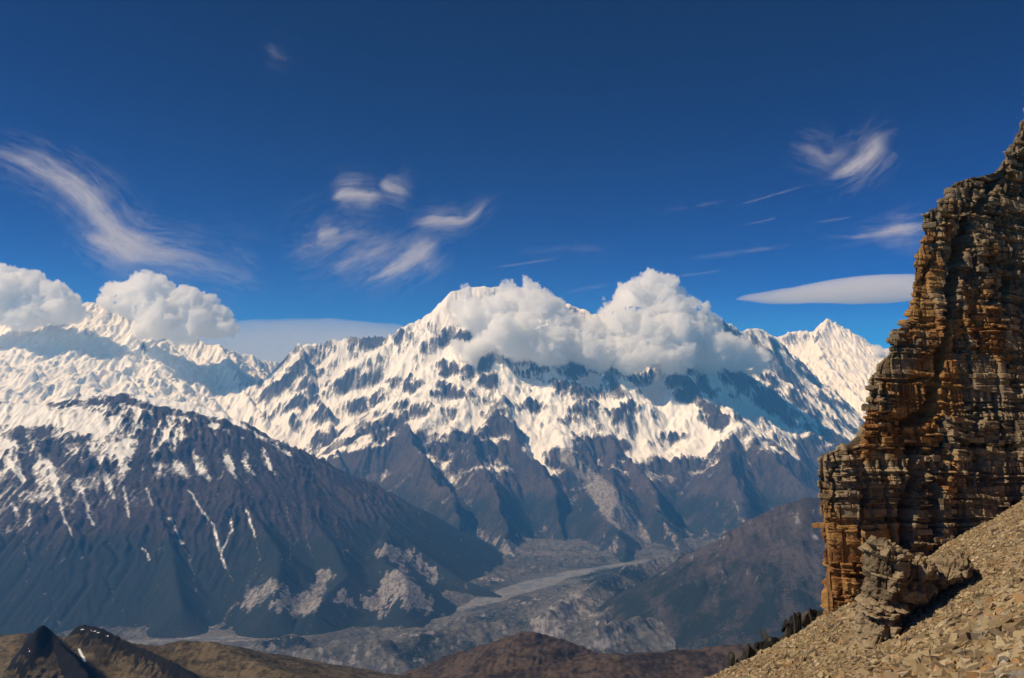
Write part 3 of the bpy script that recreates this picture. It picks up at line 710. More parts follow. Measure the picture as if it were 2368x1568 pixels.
def cliff_material():
    t = NT('bedded_cliff_rock')
    pw = t.pos()
    n0 = t.noise(pw, 0.22, 4, 0.6); n1 = t.noise(pw, 1.6, 6, 0.7); n2 = t.noise(t.pos((1, 1, 7)), 1.3, 5, 0.65)
    tone = t.attr('tone'); och = t.attr('ochre')
    base = t.mix(t.ramp(t.add(t.add(tone, t.mul(n1, 0.8)), t.mul(n2, 0.9)), 0.1, 0.95), (0.105, 0.074, 0.042), (0.38, 0.27, 0.15))
    base = t.mix(t.ramp(t.add(n0, t.mul(n1, 0.6)), 0.02, 0.3, 0, 0.55), base, (0.20, 0.18, 0.135))
    oc = t.mix(t.ramp(t.add(n0, t.mul(n1, 1.2)), -0.25, 0.25), (0.25, 0.095, 0.028), (0.46, 0.25, 0.075))
    base = t.mix(t.ramp(t.add(och, t.add(t.mul(n1, 0.7), t.mul(n2, 0.5))), 0.38, 0.75, 0, 0.95), base, oc)
    base = t.mix(t.ramp(t.add(t.attr('varnish'), t.add(t.mul(n1, 0.9), t.mul(n2, 0.4))), 0.4, 0.7, 0, 0.85), base, (0.04, 0.034, 0.03))
    n3 = t.noise(pw, 5.0, 4, 0.7)
    h = t.add(t.mul(n3, 0.35), t.mul(n2, 1.0))
    return t.surface(base, rough=0.85, spec=0.25, bump=h, bs=0.9, bd=0.22)
M_cliff = cliff_material()

# ------------------------------------------------------------------ the cliff
sil = [(1900, 1500), (1899, 1410), (1897, 1330), (1890, 1200), (1885, 1100), (1888, 1062), (1900, 1045), (1958, 1033), (1985, 1000), (2000, 950), (2003, 900), (2011, 870), (2030, 838), (2052, 812),
       (2062, 770), (2090, 730), (2108, 690), (2108, 600), (2114, 570), (2140, 543), (2134, 490), (2172, 460), (2200, 420), (2240, 394), (2296, 386), (2330, 350), (2350, 310), (2367, 262), (2400, 180), (2440, 60)]
YB = lambda x, z: 86.0 + 0.40 * (x - 30.0) + 0.20 * (z + 20.0)
sp = []
for u, v in sil:
    d = P(u, v, 1.0)
    # the face is a leaning plane: y = 86 + .4 (x - 30) + .2 (z + 20)
    y = (86.0 - 12.0 + 4.0) / (1 - 0.40 * d[0] - 0.20 * d[2])
    sp.append(d * y)
sp = np.array(sp)
cs = 0.07
zr = np.arange(-27.0, 44.0, cs)
xl = np.interp(zr, sp[:, 2], sp[:, 0])
s_side = -np.arange(0.12, 16, 0.13)[::-1]
s_front = np.arange(0, 38.0, cs)
S, Zg = np.meshgrid(np.concatenate([s_side, s_front]), zr, indexing='ij')
XL = np.broadcast_to(xl[None, :], S.shape)
bev = 1.6
xs = np.where(S >= 0, XL + S + bev * np.exp(-S / bev) * 0.0, XL + 0.65 * -S)
ys = YB(np.where(S >= 0, xs, XL), Zg) + np.where(S >= 0, bev * np.exp(-S / bev * 2.0), -S + bev)
A_ = np.where(S >= 0, xs, XL + 1.6 * S)          # distance along the face, for joints
Uc, Vc = proj(xs, ys, Zg)
big = fbm(A_ / 7, Zg / 16, 4, 21)
broken = np.clip(0.45 + fbm(A_ / 6, Zg / 6, 3, 22) * 1.2, 0.05, 1)
off, hk, hb = strata(A_, Zg, 31, broken, 2.0, 0.85)
off2, _, hb2 = strata(A_ + 0.4 * Zg, Zg * 1.0 + 3.3, 57, np.clip(broken, 0.2, 1), 0.45, 0.42)
off = off + 0.25 * off2 * sstep(0.2, 0.7, broken)
hb = 0.6 * hb + 0.4 * hb2
offM, hkM, hbM = strata(A_ * 0.9 + 5.0, Zg, 93, np.full_like(broken, 1.0), 0.8, 9.0)
off = off + 0.7 * offM
joint = (A_ + 0.8 * fbm(A_ / 5, Zg / 7, 3, 24) + 0.06 * Zg) / 4.3
jb = np.floor(joint); jd = np.minimum(joint - jb, 1 - (joint - jb)) * 4.3
off = off + big * 0.9 + (hash2(jb, jb * 0, 41) - 0.5) * 1.1 - 0.9 * np.exp(-(jd / 0.11) ** 2) * sstep(-0.2, 0.2, fbm(A_ / 3, Zg / 8, 3, 27))
off = off + fbm(A_ / 0.5, Zg / 0.3, 2, 26) * 0.035
clefts = [([(2330, 395, 14), (2300, 430, 16), (2270, 480, 16)], 1.5), ([(2245, 500, 16), (2225, 580, 22), (2210, 660, 20), (2198, 760, 16), (2188, 850, 14), (2165, 940, 18)], 2.4),
          ([(2120, 1030, 14), (2122, 1110, 20), (2108, 1190, 26), (2115, 1260, 14)], 3.0), ([(2170, 1090, 10), (2172, 1150, 18), (2182, 1230, 16)], 2.6),
          ([(2020, 1110, 7), (1998, 1200, 8), (1985, 1240, 8)], 0.8), ([(1935, 1040, 7), (1936, 1120, 7), (1930, 1180, 6)], 0.8), ([(2095, 985, 8), (2140, 965, 22), (2170, 955, 14)], 2.4),
          ([(2290, 560, 12), (2310, 690, 14), (2290, 705, 10)], 1.4), ([(2355, 560, 10), (2350, 640, 12), (2340, 720, 8)], 1.2), ([(2215, 1010, 8), (2205, 1080, 8)], 1.2),
          ([(2148, 650, 6), (2160, 600, 6), (2172, 540, 8)], 0.9), ([(2280, 940, 6), (2270, 1000, 8), (2262, 1090, 6)], 0.8), ([(2055, 880, 6), (2120, 880, 8), (2160, 870, 6)], 0.8)]
for line, dep in clefts:
    d, w = dist_line(Uc + 8 * fbm(A_ / 1.5, Zg / 1.5, 2, 61), Vc, line)
    off = off - dep * np.exp(-(d / np.maximum(w * 0.62, 3)) ** 4)
och = fbm(A_ / 3.2, Zg / 4.0, 4, 71) * 0.95 + 0.2
for u, v, r, k in ((1920, 1250, 55, .9), (1950, 1330, 70, .8), (2040, 1230, 60, .35), (2145, 600, 45, .8), (2130, 660, 40, .8), (2180, 850, 55, .9), (2160, 900, 40, .9), (2175, 960, 45, .6), (2010, 970, 40, .5), (2100, 960, 60, .55),
                   (2300, 780, 55, .55), (2290, 730, 40, .4), (2235, 1130, 45, .45), (2080, 760, 40, .3), (2120, 720, 50, .5), (2060, 1010, 60, .35), (2290, 560, 50, .4), (2210, 500, 40, .3), (1900, 1150, 30, .5)):
    och = och + k * np.exp(-((Uc - u) ** 2 + ((Vc - v) * 0.8) ** 2) / r ** 2)
var = fbm(A_ / 4.5, Zg / 6, 4, 81) * 0.9 + 0.12
var = var - 0.5 * np.exp(-((Uc - 1930) ** 2 + (Vc - 1290) ** 2) / 110 ** 2)
tone = 0.40 * hk + 0.35 * hb + 0.25 * hbM
tone = tone + 0.35 * sstep(1120, 1060, Vc) * sstep(1035, 1070, Vc)
gx = np.gradient(np.stack([xs, ys, Zg], -1), axis=0); gz = np.gradient(np.stack([xs, ys, Zg], -1), axis=1)
nn = np.cross(gz, gx)
nn /= np.linalg.norm(nn, axis=-1, keepdims=True) + 1e-9
if nn[200, 400, 1] > 0: nn = -nn
nn[..., 2] *= 0.3
for _ in range(3):
    for c in range(3): nn[..., c] = blur(nn[..., c], 5)
nn /= np.linalg.norm(nn, axis=-1, keepdims=True) + 1e-9
inset = 0.8
co = np.stack([xs, ys, Zg], -1) + nn * (off - inset)[..., None]
# loose-jointed blocks standing proud of the face, each a sharp-edged slab along the bedding
rb = np.random.default_rng(404)
NB = 4200
bi = rb.integers(130, S.shape[0] - 4, NB); bj = rb.integers(6, S.shape[1] - 6, NB)
keep = rb.uniform(0, 1, NB) < 1.1 * sstep(0.42, 0.95, broken[bi, bj]) * (off[bi, bj] > -1.2)
bi, bj = bi[keep], bj[keep]
corner = np.array([(x, y, z) for x in (-1, 1) for y in (-1, 1) for z in (-1, 1)], float)
boxq = np.array([(0, 1, 3, 2), (4, 6, 7, 5), (0, 4, 5, 1), (2, 3, 7, 6), (0, 2, 6, 4), (1, 5, 7, 3)])
fx = np.gradient(xs, axis=0)[bi, bj]; fy = np.gradient(ys, axis=0)[bi, bj]
ta = np.stack([fx, fy, 0.0 * fx - 0.05 * np.abs(fx)], -1); ta /= np.linalg.norm(ta, axis=1, keepdims=True) + 1e-9
no = nn[bi, bj]
wv_ = rb.uniform(0.2, 1.0, len(bi)) * (0.6 + 0.6 * rb.uniform(0, 1, len(bi)) ** 3); hv_ = rb.uniform(0.07, 0.30, len(bi)); dv_ = rb.uniform(0.18, 0.42, len(bi))
rot = rb.normal(0, 0.10, len(bi))
zz = np.broadcast_to(np.array([0, 0, 1.0]), ta.shape)
t1 = ta * np.cos(rot)[:, None] + zz * np.sin(rot)[:, None]; t2 = zz * np.cos(rot)[:, None] - ta * np.sin(rot)[:, None]
jit = 1 + rb.normal(0, 0.12, (len(bi), 8, 3))
cc_ = corner[None] * jit
bco = co[bi, bj][:, None] + t1[:, None] * (cc_[..., 0:1] * wv_[:, None, None]) + no[:, None] * (cc_[..., 1:2] * dv_[:, None, None]) + t2[:, None] * (cc_[..., 2:3] * hv_[:, None, None])
nv = S.size
co_all = np.concatenate([co.reshape(-1, 3), bco.reshape(-1, 3)])
q_all = np.concatenate([grid_quads(*S.shape)[:, ::-1], (boxq[None] + (nv + 8 * np.arange(len(bi)))[:, None, None]).reshape(-1, 4)])
bt = np.clip(tone[bi, bj] + rb.normal(0, 0.22, len(bi)), 0, 1.2)
tone_all = np.concatenate([tone.ravel(), np.repeat(bt, 8)]); och_all = np.concatenate([och.ravel(), np.repeat(och[bi, bj] + rb.normal(0, 0.12, len(bi)), 8)]); var_all = np.concatenate([var.ravel(), np.repeat(var[bi, bj] - 0.1, 8)])
cliff = mesh_obj('cliff', co_all, q_all, M_cliff, dict(tone=tone_all, ochre=och_all, varnish=var_all), smooth=False)
tag(cliff, 'towering cliff of brown and orange bedded rock on the right', 'cliff', kind='structure')
print('cliff', S.size, time.time() - T0)

# ------------------------------------------------------------------ outcrops: blobs of the same bedded rock
def crag(centre, ax, ay, az, seed, n=150, power=3.0, lay=0.8, amp=1.0, bw=0.8, ochre=0.0, tonek=1.0, tilt=0.12):
    """a closed block: axes ax, ay, az (vectors), squared-off sphere with bedding and joints"""
    th = np.linspace(0, 2 * math.pi, 2 * n + 1); ph = np.linspace(-math.pi / 2, math.pi / 2, n)
    TH, PH = np.meshgrid(th, ph, indexing='ij')
    d = np.stack([np.cos(PH) * np.cos(TH), np.cos(PH) * np.sin(TH), np.sin(PH)], -1)
    r = (np.abs(d) ** power).sum(-1) ** (-1 / power)
    p = d * r[..., None]
    r2 = 1 + 0.35 * fbm3(p[..., 0] * 1.6, p[..., 1] * 1.6, p[..., 2] * 1.6, 4, seed)
    p = p * r2[..., None]
    w = p[..., :1] * ax + p[..., 1:2] * ay + p[..., 2:] * az
    w = w + np.asarray(centre)
    nr = d[..., :1] * ax / np.dot(ax, ax) + d[..., 1:2] * ay / np.dot(ay, ay) + d[..., 2:] * az / np.dot(az, az)
    nr /= np.linalg.norm(nr, axis=-1, keepdims=True)
    a = w[..., 0] * 0.8 - w[..., 1] * 0.6 + 0.3 * np.sin(TH)
    off, hk, hb = strata(a, w[..., 2] + tilt * w[..., 0], seed, 0.7, bw, lay)
    off = off * amp + amp * 0.35 * fbm3(w[..., 0] / 0.5, w[..., 1] / 0.5, w[..., 2] / 0.35, 3, seed + 2)
    w = w + nr * off[..., None]
    w[-1] = w[0]
    return (w.reshape(-1, 3), grid_quads(*TH.shape), dict(tone=(0.5 * hk + 0.5 * hb) * tonek, ochre=np.full(TH.shape, ochre - 0.1) + 0.5 * fbm(a / 2, w[..., 2] / 2, 3, seed), varnish=fbm(a / 2, w[..., 2] / 2, 3, seed + 4) * 0.8 - 0.05))
def join(name, blobs, mat):
    co, fa, at, k = [], [], {}, 0
    for c, f, d in blobs:
        co.append(c); fa.append(f + k); k += len(c)
        for q, v in d.items(): at.setdefault(q, []).append(v.ravel())
    return mesh_obj(name, np.concatenate(co), np.concatenate(fa), mat, {q: np.concatenate(v) for q, v in at.items()}, smooth=False)
V3 = lambda *a: np.array(a, float)
def at_slope(u, v, dy=0.0):
    p = hit(u, v); return p
def seat(u, v, up):
    """a point on the slope at (u, v), raised"""
    return hit(u, v) + np.array([0, 0, up])
yo = hit(2000, 1500)[1] + 1.5
ob = [crag(P(2040, 1340, yo), V3(1.6, 0.2, 0.25), V3(0.2, 2.2, 0), V3(0.15, 0.2, 3.0), 205, n=170, tonek=1.2, power=2.6),
      crag(P(2028, 1440, yo - 0.6), V3(1.3, 0.2, 0.25), V3(0.2, 2.0, 0), V3(0.5, 0.3, 2.6), 209, n=150, tonek=1.2, power=2.6),
      crag(P(2105, 1345, yo + 1.5), V3(2.0, 0.4, 0.7), V3(0.3, 2.0, 0), V3(0.0, 0.2, 1.7), 207, n=140, tonek=1.25, power=2.5),
      crag(P(2180, 1325, yo + 4.0), V3(2.4, 0.4, 1.0), V3(0.3, 2.0, 0), V3(0.0, 0.2, 0.9), 211, n=120, tonek=1.25, power=2.5)]
o = join('rock_outcrop', ob, M_cliff)
tag(o, 'rugged grey outcrop standing up out of the scree in front of the cliff', 'outcrop')

def stone_shape(rng, sub, flat):
    v, f = ico(sub); v = v.copy()
    for _ in range(9):
        d = rng.normal(size=3); d /= np.linalg.norm(d); h = rng.uniform(0.32, 0.72)
        e = v @ d - h
        v -= np.clip(e, 0, None)[:, None] * d
    return v * np.array([1.0, rng.uniform(0.55, 0.9), flat * rng.uniform(0.7, 1.3)]), f
_ico = {}
def ico(sub):
    if sub not in _ico:
        bm = bmesh.new(); bmesh.ops.create_icosphere(bm, subdivisions=sub, radius=1.0)
        _ico[sub] = (np.array([v.co[:] for v in bm.verts]), np.array([[v.index for v in f.verts] for f in bm.faces])); bm.free()
    return _ico[sub]
# rocks along the rim where the slope drops away, their shade put into a dark albedo
def dark_rock_material():
    t = NT('shade_darkened_rim_rock')
    pw = t.pos(); n1 = t.noise(pw, 2.0, 6, 0.7)
    col = t.mix(t.ramp(t.add(t.attr('tone'), n1), 0.1, 1.0), (0.022, 0.020, 0.017), (0.085, 0.072, 0.052))
    return t.surface(col, rough=0.9, spec=0.15, bump=n1, bs=0.8, bd=0.15)
M_dark = dark_rock_material()
rims = [(1705, 1528, 0.75, 0.9, 'smallest dark rock on the slope rim, lowest of the row'), (1738, 1512, 0.9, 1.0, 'ragged dark rock on the slope rim, second from the bottom of the row'),
        (1760, 1492, 0.8, 1.7, 'tall spiky dark rock in the middle of the row on the slope rim'), (1795, 1484, 1.3, 0.9, 'wide low dark rock on the slope rim, right of the tall spiky one'),
        (1838, 1452, 0.9, 1.5, 'dark upright rock on the slope rim, second from the cliff'), (1878, 1425, 1.1, 1.0, 'dark blocky rock on the slope rim, touching the cliff foot')]
for k, (u, v, w, h, lab) in enumerate(rims):
    p = hit(u, v); c = p + np.array([p[0], p[1], 0]) / np.hypot(p[0], p[1]) * 1.5 + np.array([0, 0, -0.3])
    rr = np.random.default_rng(500 + k)
    parts_ = []
    for q in range(7):
        sv_, sf_ = stone_shape(rr, 3, 0.8)
        sc_ = rr.uniform(0.45, 0.85)
        lean = rr.normal(0, 0.25)
        sv_ = sv_ * np.array([w * 0.85, 0.8, h * 1.5]) * sc_
        sv_[:, 0] += lean * sv_[:, 2]
        parts_.append((sv_ + c + np.array([rr.uniform(-1, 1) * w * 0.9, rr.uniform(-0.4, 0.6), rr.uniform(-0.5, 0.25) * h]), sf_, dict(tone=np.full(len(sv_), rr.uniform(0.1, 0.9)))))
    o = join('dark_rock', parts_, M_dark)
    tag(o, lab, 'rock', group='dark rocks along the slope rim')

# ------------------------------------------------------------------ loose stones
def stone_material(name, a, b):
    t = NT(name)
    rnd = t.new('ShaderNodeObjectInfo').outputs['Random']
    n1 = t.noise(t.pos(), 3.5, 5, 0.65)
    col = t.mix(t.ramp(t.add(rnd, t.mul(n1, 1.4)), 0.1, 0.9), a, b)
    return t.surface(col, rough=0.9, spec=0.15, bump=n1, bs=0.4, bd=0.08)
t = NT('mixed_scree_stones')
n1 = t.noise(t.pos(), 4.0, 5, 0.65); tv = t.add(t.attr('tone'), t.mul(n1, 0.35))
rp = t.new('ShaderNodeValToRGB'); t.l.new(tv, rp.inputs[0])
el = rp.color_ramp.elements
for k, (p, c) in enumerate(((0.0, (0.13, 0.09, 0.055)), (0.2, (0.22, 0.15, 0.075)), (0.45, (0.33, 0.235, 0.12)), (0.68, (0.42, 0.315, 0.17)), (0.8, (0.22, 0.185, 0.13)), (0.9, (0.34, 0.18, 0.065)), (1.0, (0.5, 0.40, 0.25)))):
    e = el[k] if k < 2 else el.new(p)
    e.position = p; e.color = (*c, 1)
M_stones = t.surface(rp.outputs[0], rough=0.92, spec=0.12, bump=n1, bs=0.4, bd=0.05)
rng = np.random.default_rng(77)
NS = 130000
px_, py_ = rng.uniform(12, 72, int(NS * 2.2)), rng.uniform(30, 102, int(NS * 2.2))
ok = edge_dist(px_, py_) < -0.1
pz_ = slope_z(px_, py_)
su, sv = proj(px_, py_, pz_)
ok &= (su < 2600) & (sv < 1620) & (su > 1560)
px_, py_, pz_, su, sv = [q[ok][:NS] for q in (px_, py_, pz_, su, sv)]
coarse = sstep(-60, 150, sv - np.interp(su, [1900, 2000, 2367], [1650, 1560, 1330])) * (0.6 + 0.6 * sstep(-0.3, 0.3, fbm(px_ / 5, py_ / 5, 3, 8))) + 0.25 * sstep(0.1, 0.5, fbm(px_ / 7, py_ / 7, 3, 18))
patch = sstep(-0.25, 0.3, fbm((px_ * 0.9 + py_ * 0.4) / 2.6, (py_ * 0.9 - px_ * 0.4) / 6.0, 3, 28))
size = (0.058 + 0.042 * patch + 0.110 * coarse * (0.45 + 0.55 * patch)) * (1 - rng.uniform(0, 0.985, len(px_))) ** (-0.34 - 0.16 * coarse)
size = np.minimum(size, 0.75)
order = np.argsort(-size / py_)
def frame(rng, tilt):
    n = np.array([-SA, -SB, 1.0]); n /= np.linalg.norm(n)
    n = n + rng.normal(size=3) * tilt; n /= np.linalg.norm(n)
    a = rng.normal(size=3); a -= n * (a @ n); a /= np.linalg.norm(a)
    return np.stack([a, np.cross(n, a), n], 1)
kinds = [('tan', stone_material('tan_stone', (0.30, 0.225, 0.135), (0.46, 0.36, 0.23)), 'tan angular stone lying loose in the scree'),
         ('brown', stone_material('brown_stone', (0.15, 0.105, 0.065), (0.27, 0.19, 0.115)), 'dark brown angular stone lying loose in the scree'),
         ('grey', stone_material('grey_stone', (0.15, 0.13, 0.10), (0.27, 0.235, 0.18)), 'grey angular stone lying loose in the scree'),
         ('rust', stone_material('rust_stone', (0.30, 0.155, 0.06), (0.42, 0.25, 0.11)), 'rust orange angular stone lying loose in the scree')]
from mathutils import Matrix
protos = {}
for k, (kn, m, lab) in enumerate(kinds):
    protos[k] = []
    for q in range(5):
        v, f = stone_shape(rng, 3, 0.5)
        o = mesh_obj('loose_stone', v, f, m, smooth=False)
        tag(o, lab, 'stone', group='loose %s stones on the scree' % kn)
        protos[k].append(o)
used = set()
def place(o, p, s, tilt=0.45):
    M = Matrix(frame(rng, tilt).tolist()).to_4x4()
    o.matrix_world = Matrix.Translation(p) @ M @ Matrix.Diagonal((s, s, s, 1))
for i in order[:292]:
    k = rng.choice(4, p=[.48, .24, .17, .11]); q = rng.integers(5)
    o = protos[k][q]
    if (k, q) in used:
        o = o.copy(); COL.objects.link(o)
    used.add((k, q))
    s = size[i]
    place(o, (px_[i], py_[i], pz_[i] + s * 0.12), s)
for k in range(4):
    for q in range(5):
        if (k, q) not in used: bpy.data.objects.remove(protos[k][q])
def special(u, v, s, a, b, lab):
    vv, f = stone_shape(rng, 3, 0.75)
    o = mesh_obj('boulder', vv, f, stone_material('boulder_stone', a, b), smooth=False)
    p = hit(u, v); place(o, (p[0], p[1], slope_z(p[0], p[1]) + s * 0.3), s, 0.2)
    tag(o, lab, 'boulder')
special(2278, 1430, 0.42, (0.06, 0.062, 0.066), (0.10, 0.10, 0.105), 'dark blue grey boulder standing out among the tan stones')
special(2288, 1392, 0.52, (0.30, 0.17, 0.07), (0.40, 0.25, 0.12), 'chunky orange brown boulder just above the dark blue grey one')
special(2090, 1412, 0.62, (0.20, 0.165, 0.12), (0.28, 0.23, 0.17), 'grey brown boulder resting under the right flank of the outcrop')
special(2240, 1540, 0.55, (0.38, 0.25, 0.12), (0.48, 0.35, 0.2), 'largest flat ochre slab low on the scree at the bottom of the view')
bx = np.array([(x, y, z) for x in (-1, 1) for y in (-1, 1) for z in (-1, 1)], float)
bf = np.array([(0, 1, 3), (0, 3, 2), (4, 6, 7), (4, 7, 5), (0, 4, 5), (0, 5, 1), (2, 3, 7), (2, 7, 6), (0, 2, 6), (0, 6, 4), (1, 5, 7), (1, 7, 3)])
def chip(rng):
    v = bx * np.array([0.9, rng.uniform(0.45, 0.75), rng.uniform(0.22, 0.5)]) + rng.normal(size=(8, 3)) * np.array([0.2, 0.17, 0.12])
    return v, bf
shapes = [chip(rng) for _ in range(40)]
rest = order[292:]
VV, FF, TT, k0 = [], [], [], 0
for i in rest:
    v, f = shapes[i % 40]
    s = size[i]
    w = v @ (frame(rng, 0.4) * s).T + np.array([px_[i], py_[i], pz_[i] + s * 0.1])
    VV.append(w); FF.append(f + k0); TT.append(np.full(len(v), rng.uniform(0, 1))); k0 += len(v)
o = mesh_obj('scree', np.concatenate(VV), np.concatenate(FF), M_stones, dict(tone=np.concatenate(TT)), smooth=False)
tag(o, 'countless small stones covering the tan slope', 'scree', kind='stuff')
print('stones', len(rest), time.time() - T0)
# ------------------------------------------------------------------ clouds
def cloud_volume(name, density, aniso=0.0):
    t = NT(name)
    v = t.new('ShaderNodeVolumePrincipled')
    v.inputs['Color'].default_value = (0.995, 0.995, 0.995, 1)
    v.inputs['Absorption Color'].default_value = (1, 1, 1, 1)
    v.inputs['Density'].default_value = density
    v.inputs['Anisotropy'].default_value = aniso
    t.l.new(v.outputs[0], t.out.inputs['Volume'])
    return t.m
M_cumulus = cloud_volume('cumulus_vapour', 0.0105)
M_lens = cloud_volume('lenticular_vapour', 0.0011)
M_bank = cloud_volume('far_bank_vapour', 1.7e-4)
def remesh(co, faces, voxel):
    tmp = mesh_obj('cloud_tmp', co, faces, None)
    m = tmp.modifiers.new('r', 'REMESH'); m.mode = 'VOXEL'; m.voxel_size = voxel
    dg = bpy.context.evaluated_depsgraph_get(); dg.update()
    me = tmp.evaluated_get(dg).to_mesh()
    n = len(me.vertices); v = np.empty(n * 3); me.vertices.foreach_get('co', v)
    nr = np.empty(n * 3); me.vertices.foreach_get('normal', nr)
    q = np.empty(len(me.loops), np.int32); me.loops.foreach_get('vertex_index', q)
    tot = np.empty(len(me.polygons), np.int32); me.polygons.foreach_get('loop_total', tot)
    tmp.evaluated_get(dg).to_mesh_clear()
    old = tmp.data; bpy.data.objects.remove(tmp); bpy.data.meshes.remove(old)
    assert (tot == 4).all()
    return v.reshape(-1, 3), nr.reshape(-1, 3), q.reshape(-1, 4)
def cumulus(name, puffs, seed, label, voxel=32.0, mat=None, rough=1.0, depth=0.8, nsub=9, soft=0.5):
    """puffs: (u, v, radius in picture units, distance in km); each grows smaller puffs on its upper side"""
    rng = np.random.default_rng(seed)
    iv, jf = ico(2)
    cs_, rs = [], []
    for u, v, r, D in puffs:
        c = P(u, v, D * 1000.0); rad = 1.2 * r / FPX * D * 1000.0
        cs_.append(c); rs.append((rad, rad * depth, rad * 0.85))
        for k in range(nsub):
            d = rng.normal(size=3); d /= np.linalg.norm(d); d[2] = abs(d[2]) * 0.9 - 0.15
            q = rad * rng.uniform(0.28, 0.5)
            cs_.append(c + d * rad * np.array([0.85, 0.85 * depth, 0.75])); rs.append((q, q, q))
            for m in range(3):
                e = rng.normal(size=3); e /= np.linalg.norm(e); e[2] = abs(e[2])
                q2 = q * rng.uniform(0.3, 0.55)
                cs_.append(cs_[-1] * 0 + c + d * rad * np.array([0.85, 0.85 * depth, 0.75]) + e * q * 0.85); rs.append((q2, q2, q2))
    vs = np.concatenate([iv * np.array(r) + c for c, r in zip(cs_, rs)])
    fs = np.concatenate([jf + k * len(iv) for k in range(len(cs_))])
    v, n, q = remesh(vs, fs, voxel)
    L = 420.0
    b = fbm3(v[:, 0] / L, v[:, 1] / L, v[:, 2] / L, 3, seed)
    b2 = np.abs(fbm3(v[:, 0] / 170, v[:, 1] / 170, v[:, 2] / 170, 4, seed + 9, 0.6))
    v = v + n * (rough * (b * 150 + (0.22 - b2) * 240))[:, None]
    v[:, :2] += 30 * np.stack([noise3(v[:, 0] / 60, v[:, 1] / 60, v[:, 2] / 60, seed + 3), noise3(v[:, 0] / 60, v[:, 1] / 60, v[:, 2] / 60, seed + 4)], -1)
    fr = fbm3(v[:, 0] / 95, v[:, 1] / 95, v[:, 2] / 95, 3, seed + 21, 0.65)
    v = v + n * (fr * 95)[:, None]
    v[:, 2] += 30 * noise3(v[:, 0] / 60, v[:, 1] / 60, v[:, 2] / 60, seed + 5)
    o = mesh_obj(name, v, q, mat or M_cumulus, smooth=True)
    tag(o, label, 'cloud', group='cumulus clouds against the mountains')
    print(name, len(v), time.time() - T0)
    return o
cumulus('cumulus_cloud', [(-20, 690, 60, 20.4), (40, 690, 55, 20.2), (70, 665, 38, 20.2), (110, 700, 48, 20.1), (150, 715, 34, 20), (60, 730, 40, 20.0), (185, 722, 18, 20)], 1,
        'white cumulus cut by the left edge, resting on the snow range')
cumulus('cumulus_cloud', [(275, 680, 28, 20.5), (262, 700, 24, 20.4), (345, 680, 46, 20.4), (390, 715, 50, 20.3), (440, 725, 52, 20.2), (490, 745, 42, 20.2), (360, 740, 44, 20.1), (425, 765, 36, 20.0), (520, 760, 24, 20.1), (310, 705, 34, 20.3)], 2,
        'rounded white cumulus with a grey base over the snow range, right of the edge cloud')
cumulus('cumulus_cloud', [(1080, 715, 26, 18.6), (1130, 735, 48, 18.5), (1190, 720, 56, 18.4), (1240, 735, 58, 18.3), (1290, 760, 56, 18.2), (1200, 780, 56, 18.0), (1270, 800, 48, 17.9), (1340, 790, 50, 18.0), (1130, 790, 28, 18.2), (1390, 815, 42, 17.9), (1060, 740, 16, 18.6), (1075, 672, 9, 18.5), (1180, 662, 14, 18.4), (1215, 652, 8, 18.4), (1225, 668, 14, 18.4), (1260, 690, 20, 18.4), (1060, 800, 16, 18.2), (1090, 815, 18, 18.1)], 3,
        'broad cumulus bank hiding the right side of the main summit')
cumulus('cumulus_cloud', [(1500, 685, 50, 18.6), (1460, 720, 44, 18.5), (1530, 720, 52, 18.5), (1440, 770, 50, 18.2), (1510, 780, 62, 18.1), (1580, 775, 58, 18.3), (1620, 760, 36, 18.5), (1640, 810, 46, 18.3), (1560, 825, 44, 17.9), (1470, 825, 42, 17.8), (1700, 825, 34, 18.4), (1750, 840, 26, 18.6), (1790, 850, 14, 18.6), (1605, 698, 7, 18.5), (1615, 715, 14, 18.5), (1545, 660, 22, 18.6), (1480, 655, 20, 18.6), (1405, 725, 14, 18.5), (1392, 690, 5, 18.5)], 4,
        'tallest cumulus with a towering head, right of the cloud bank on the main mountain')
cumulus('cumulus_cloud', [(2030, 818, 16, 27.0), (2050, 830, 20, 27.0), (2075, 822, 18, 27.0)], 5, 'small cloud tucked between the pointed peak and the cliff')
def lens(name, c, a, b, h, mat, label, skew=0.0, flat=0.6, n=48, bump=0.0, lop=0.0):
    th = np.linspace(0, 2 * math.pi, 2 * n + 1); ph = np.linspace(-math.pi / 2, math.pi / 2, n)
    TH, PH = np.meshgrid(th, ph, indexing='ij')
    x = np.cos(PH) * np.cos(TH); y = np.cos(PH) * np.sin(TH); z = np.sin(PH)
    z = np.where(z < 0, z * flat, z) * (1 - 0.0 * x)
    z = z * np.clip(1 - 0.45 * x ** 2, 0.05, 1) * (1 + lop * x)
    w = np.stack([x * a, y * b, z * h + skew * x * a], -1)
    if bump:
        nz = fbm3(w[..., 0] / 1500, w[..., 1] / 1500, w[..., 2] / 500, 4, 9)
        w[..., 2] += bump * nz * np.cos(PH)
    w = w + np.asarray(c); w[-1] = w[0]
    o = mesh_obj(name, w, grid_quads(*TH.shape), mat)
    return tag(o, label, 'cloud')
lens('lenticular_cloud', P(2010, 686, 31500), 4800, 1100, 760, M_lens, 'smooth white lens shaped cloud hanging beside the cliff', skew=0.03, flat=0.3, bump=170, n=110, lop=0.3)
lens('cloud_bank', P(700, 900, 44000), 15000, 5000, 3500, M_bank, 'pale flat cloud bank behind the saddle left of the main summit', skew=0.0, flat=0.8, bump=700, n=80)

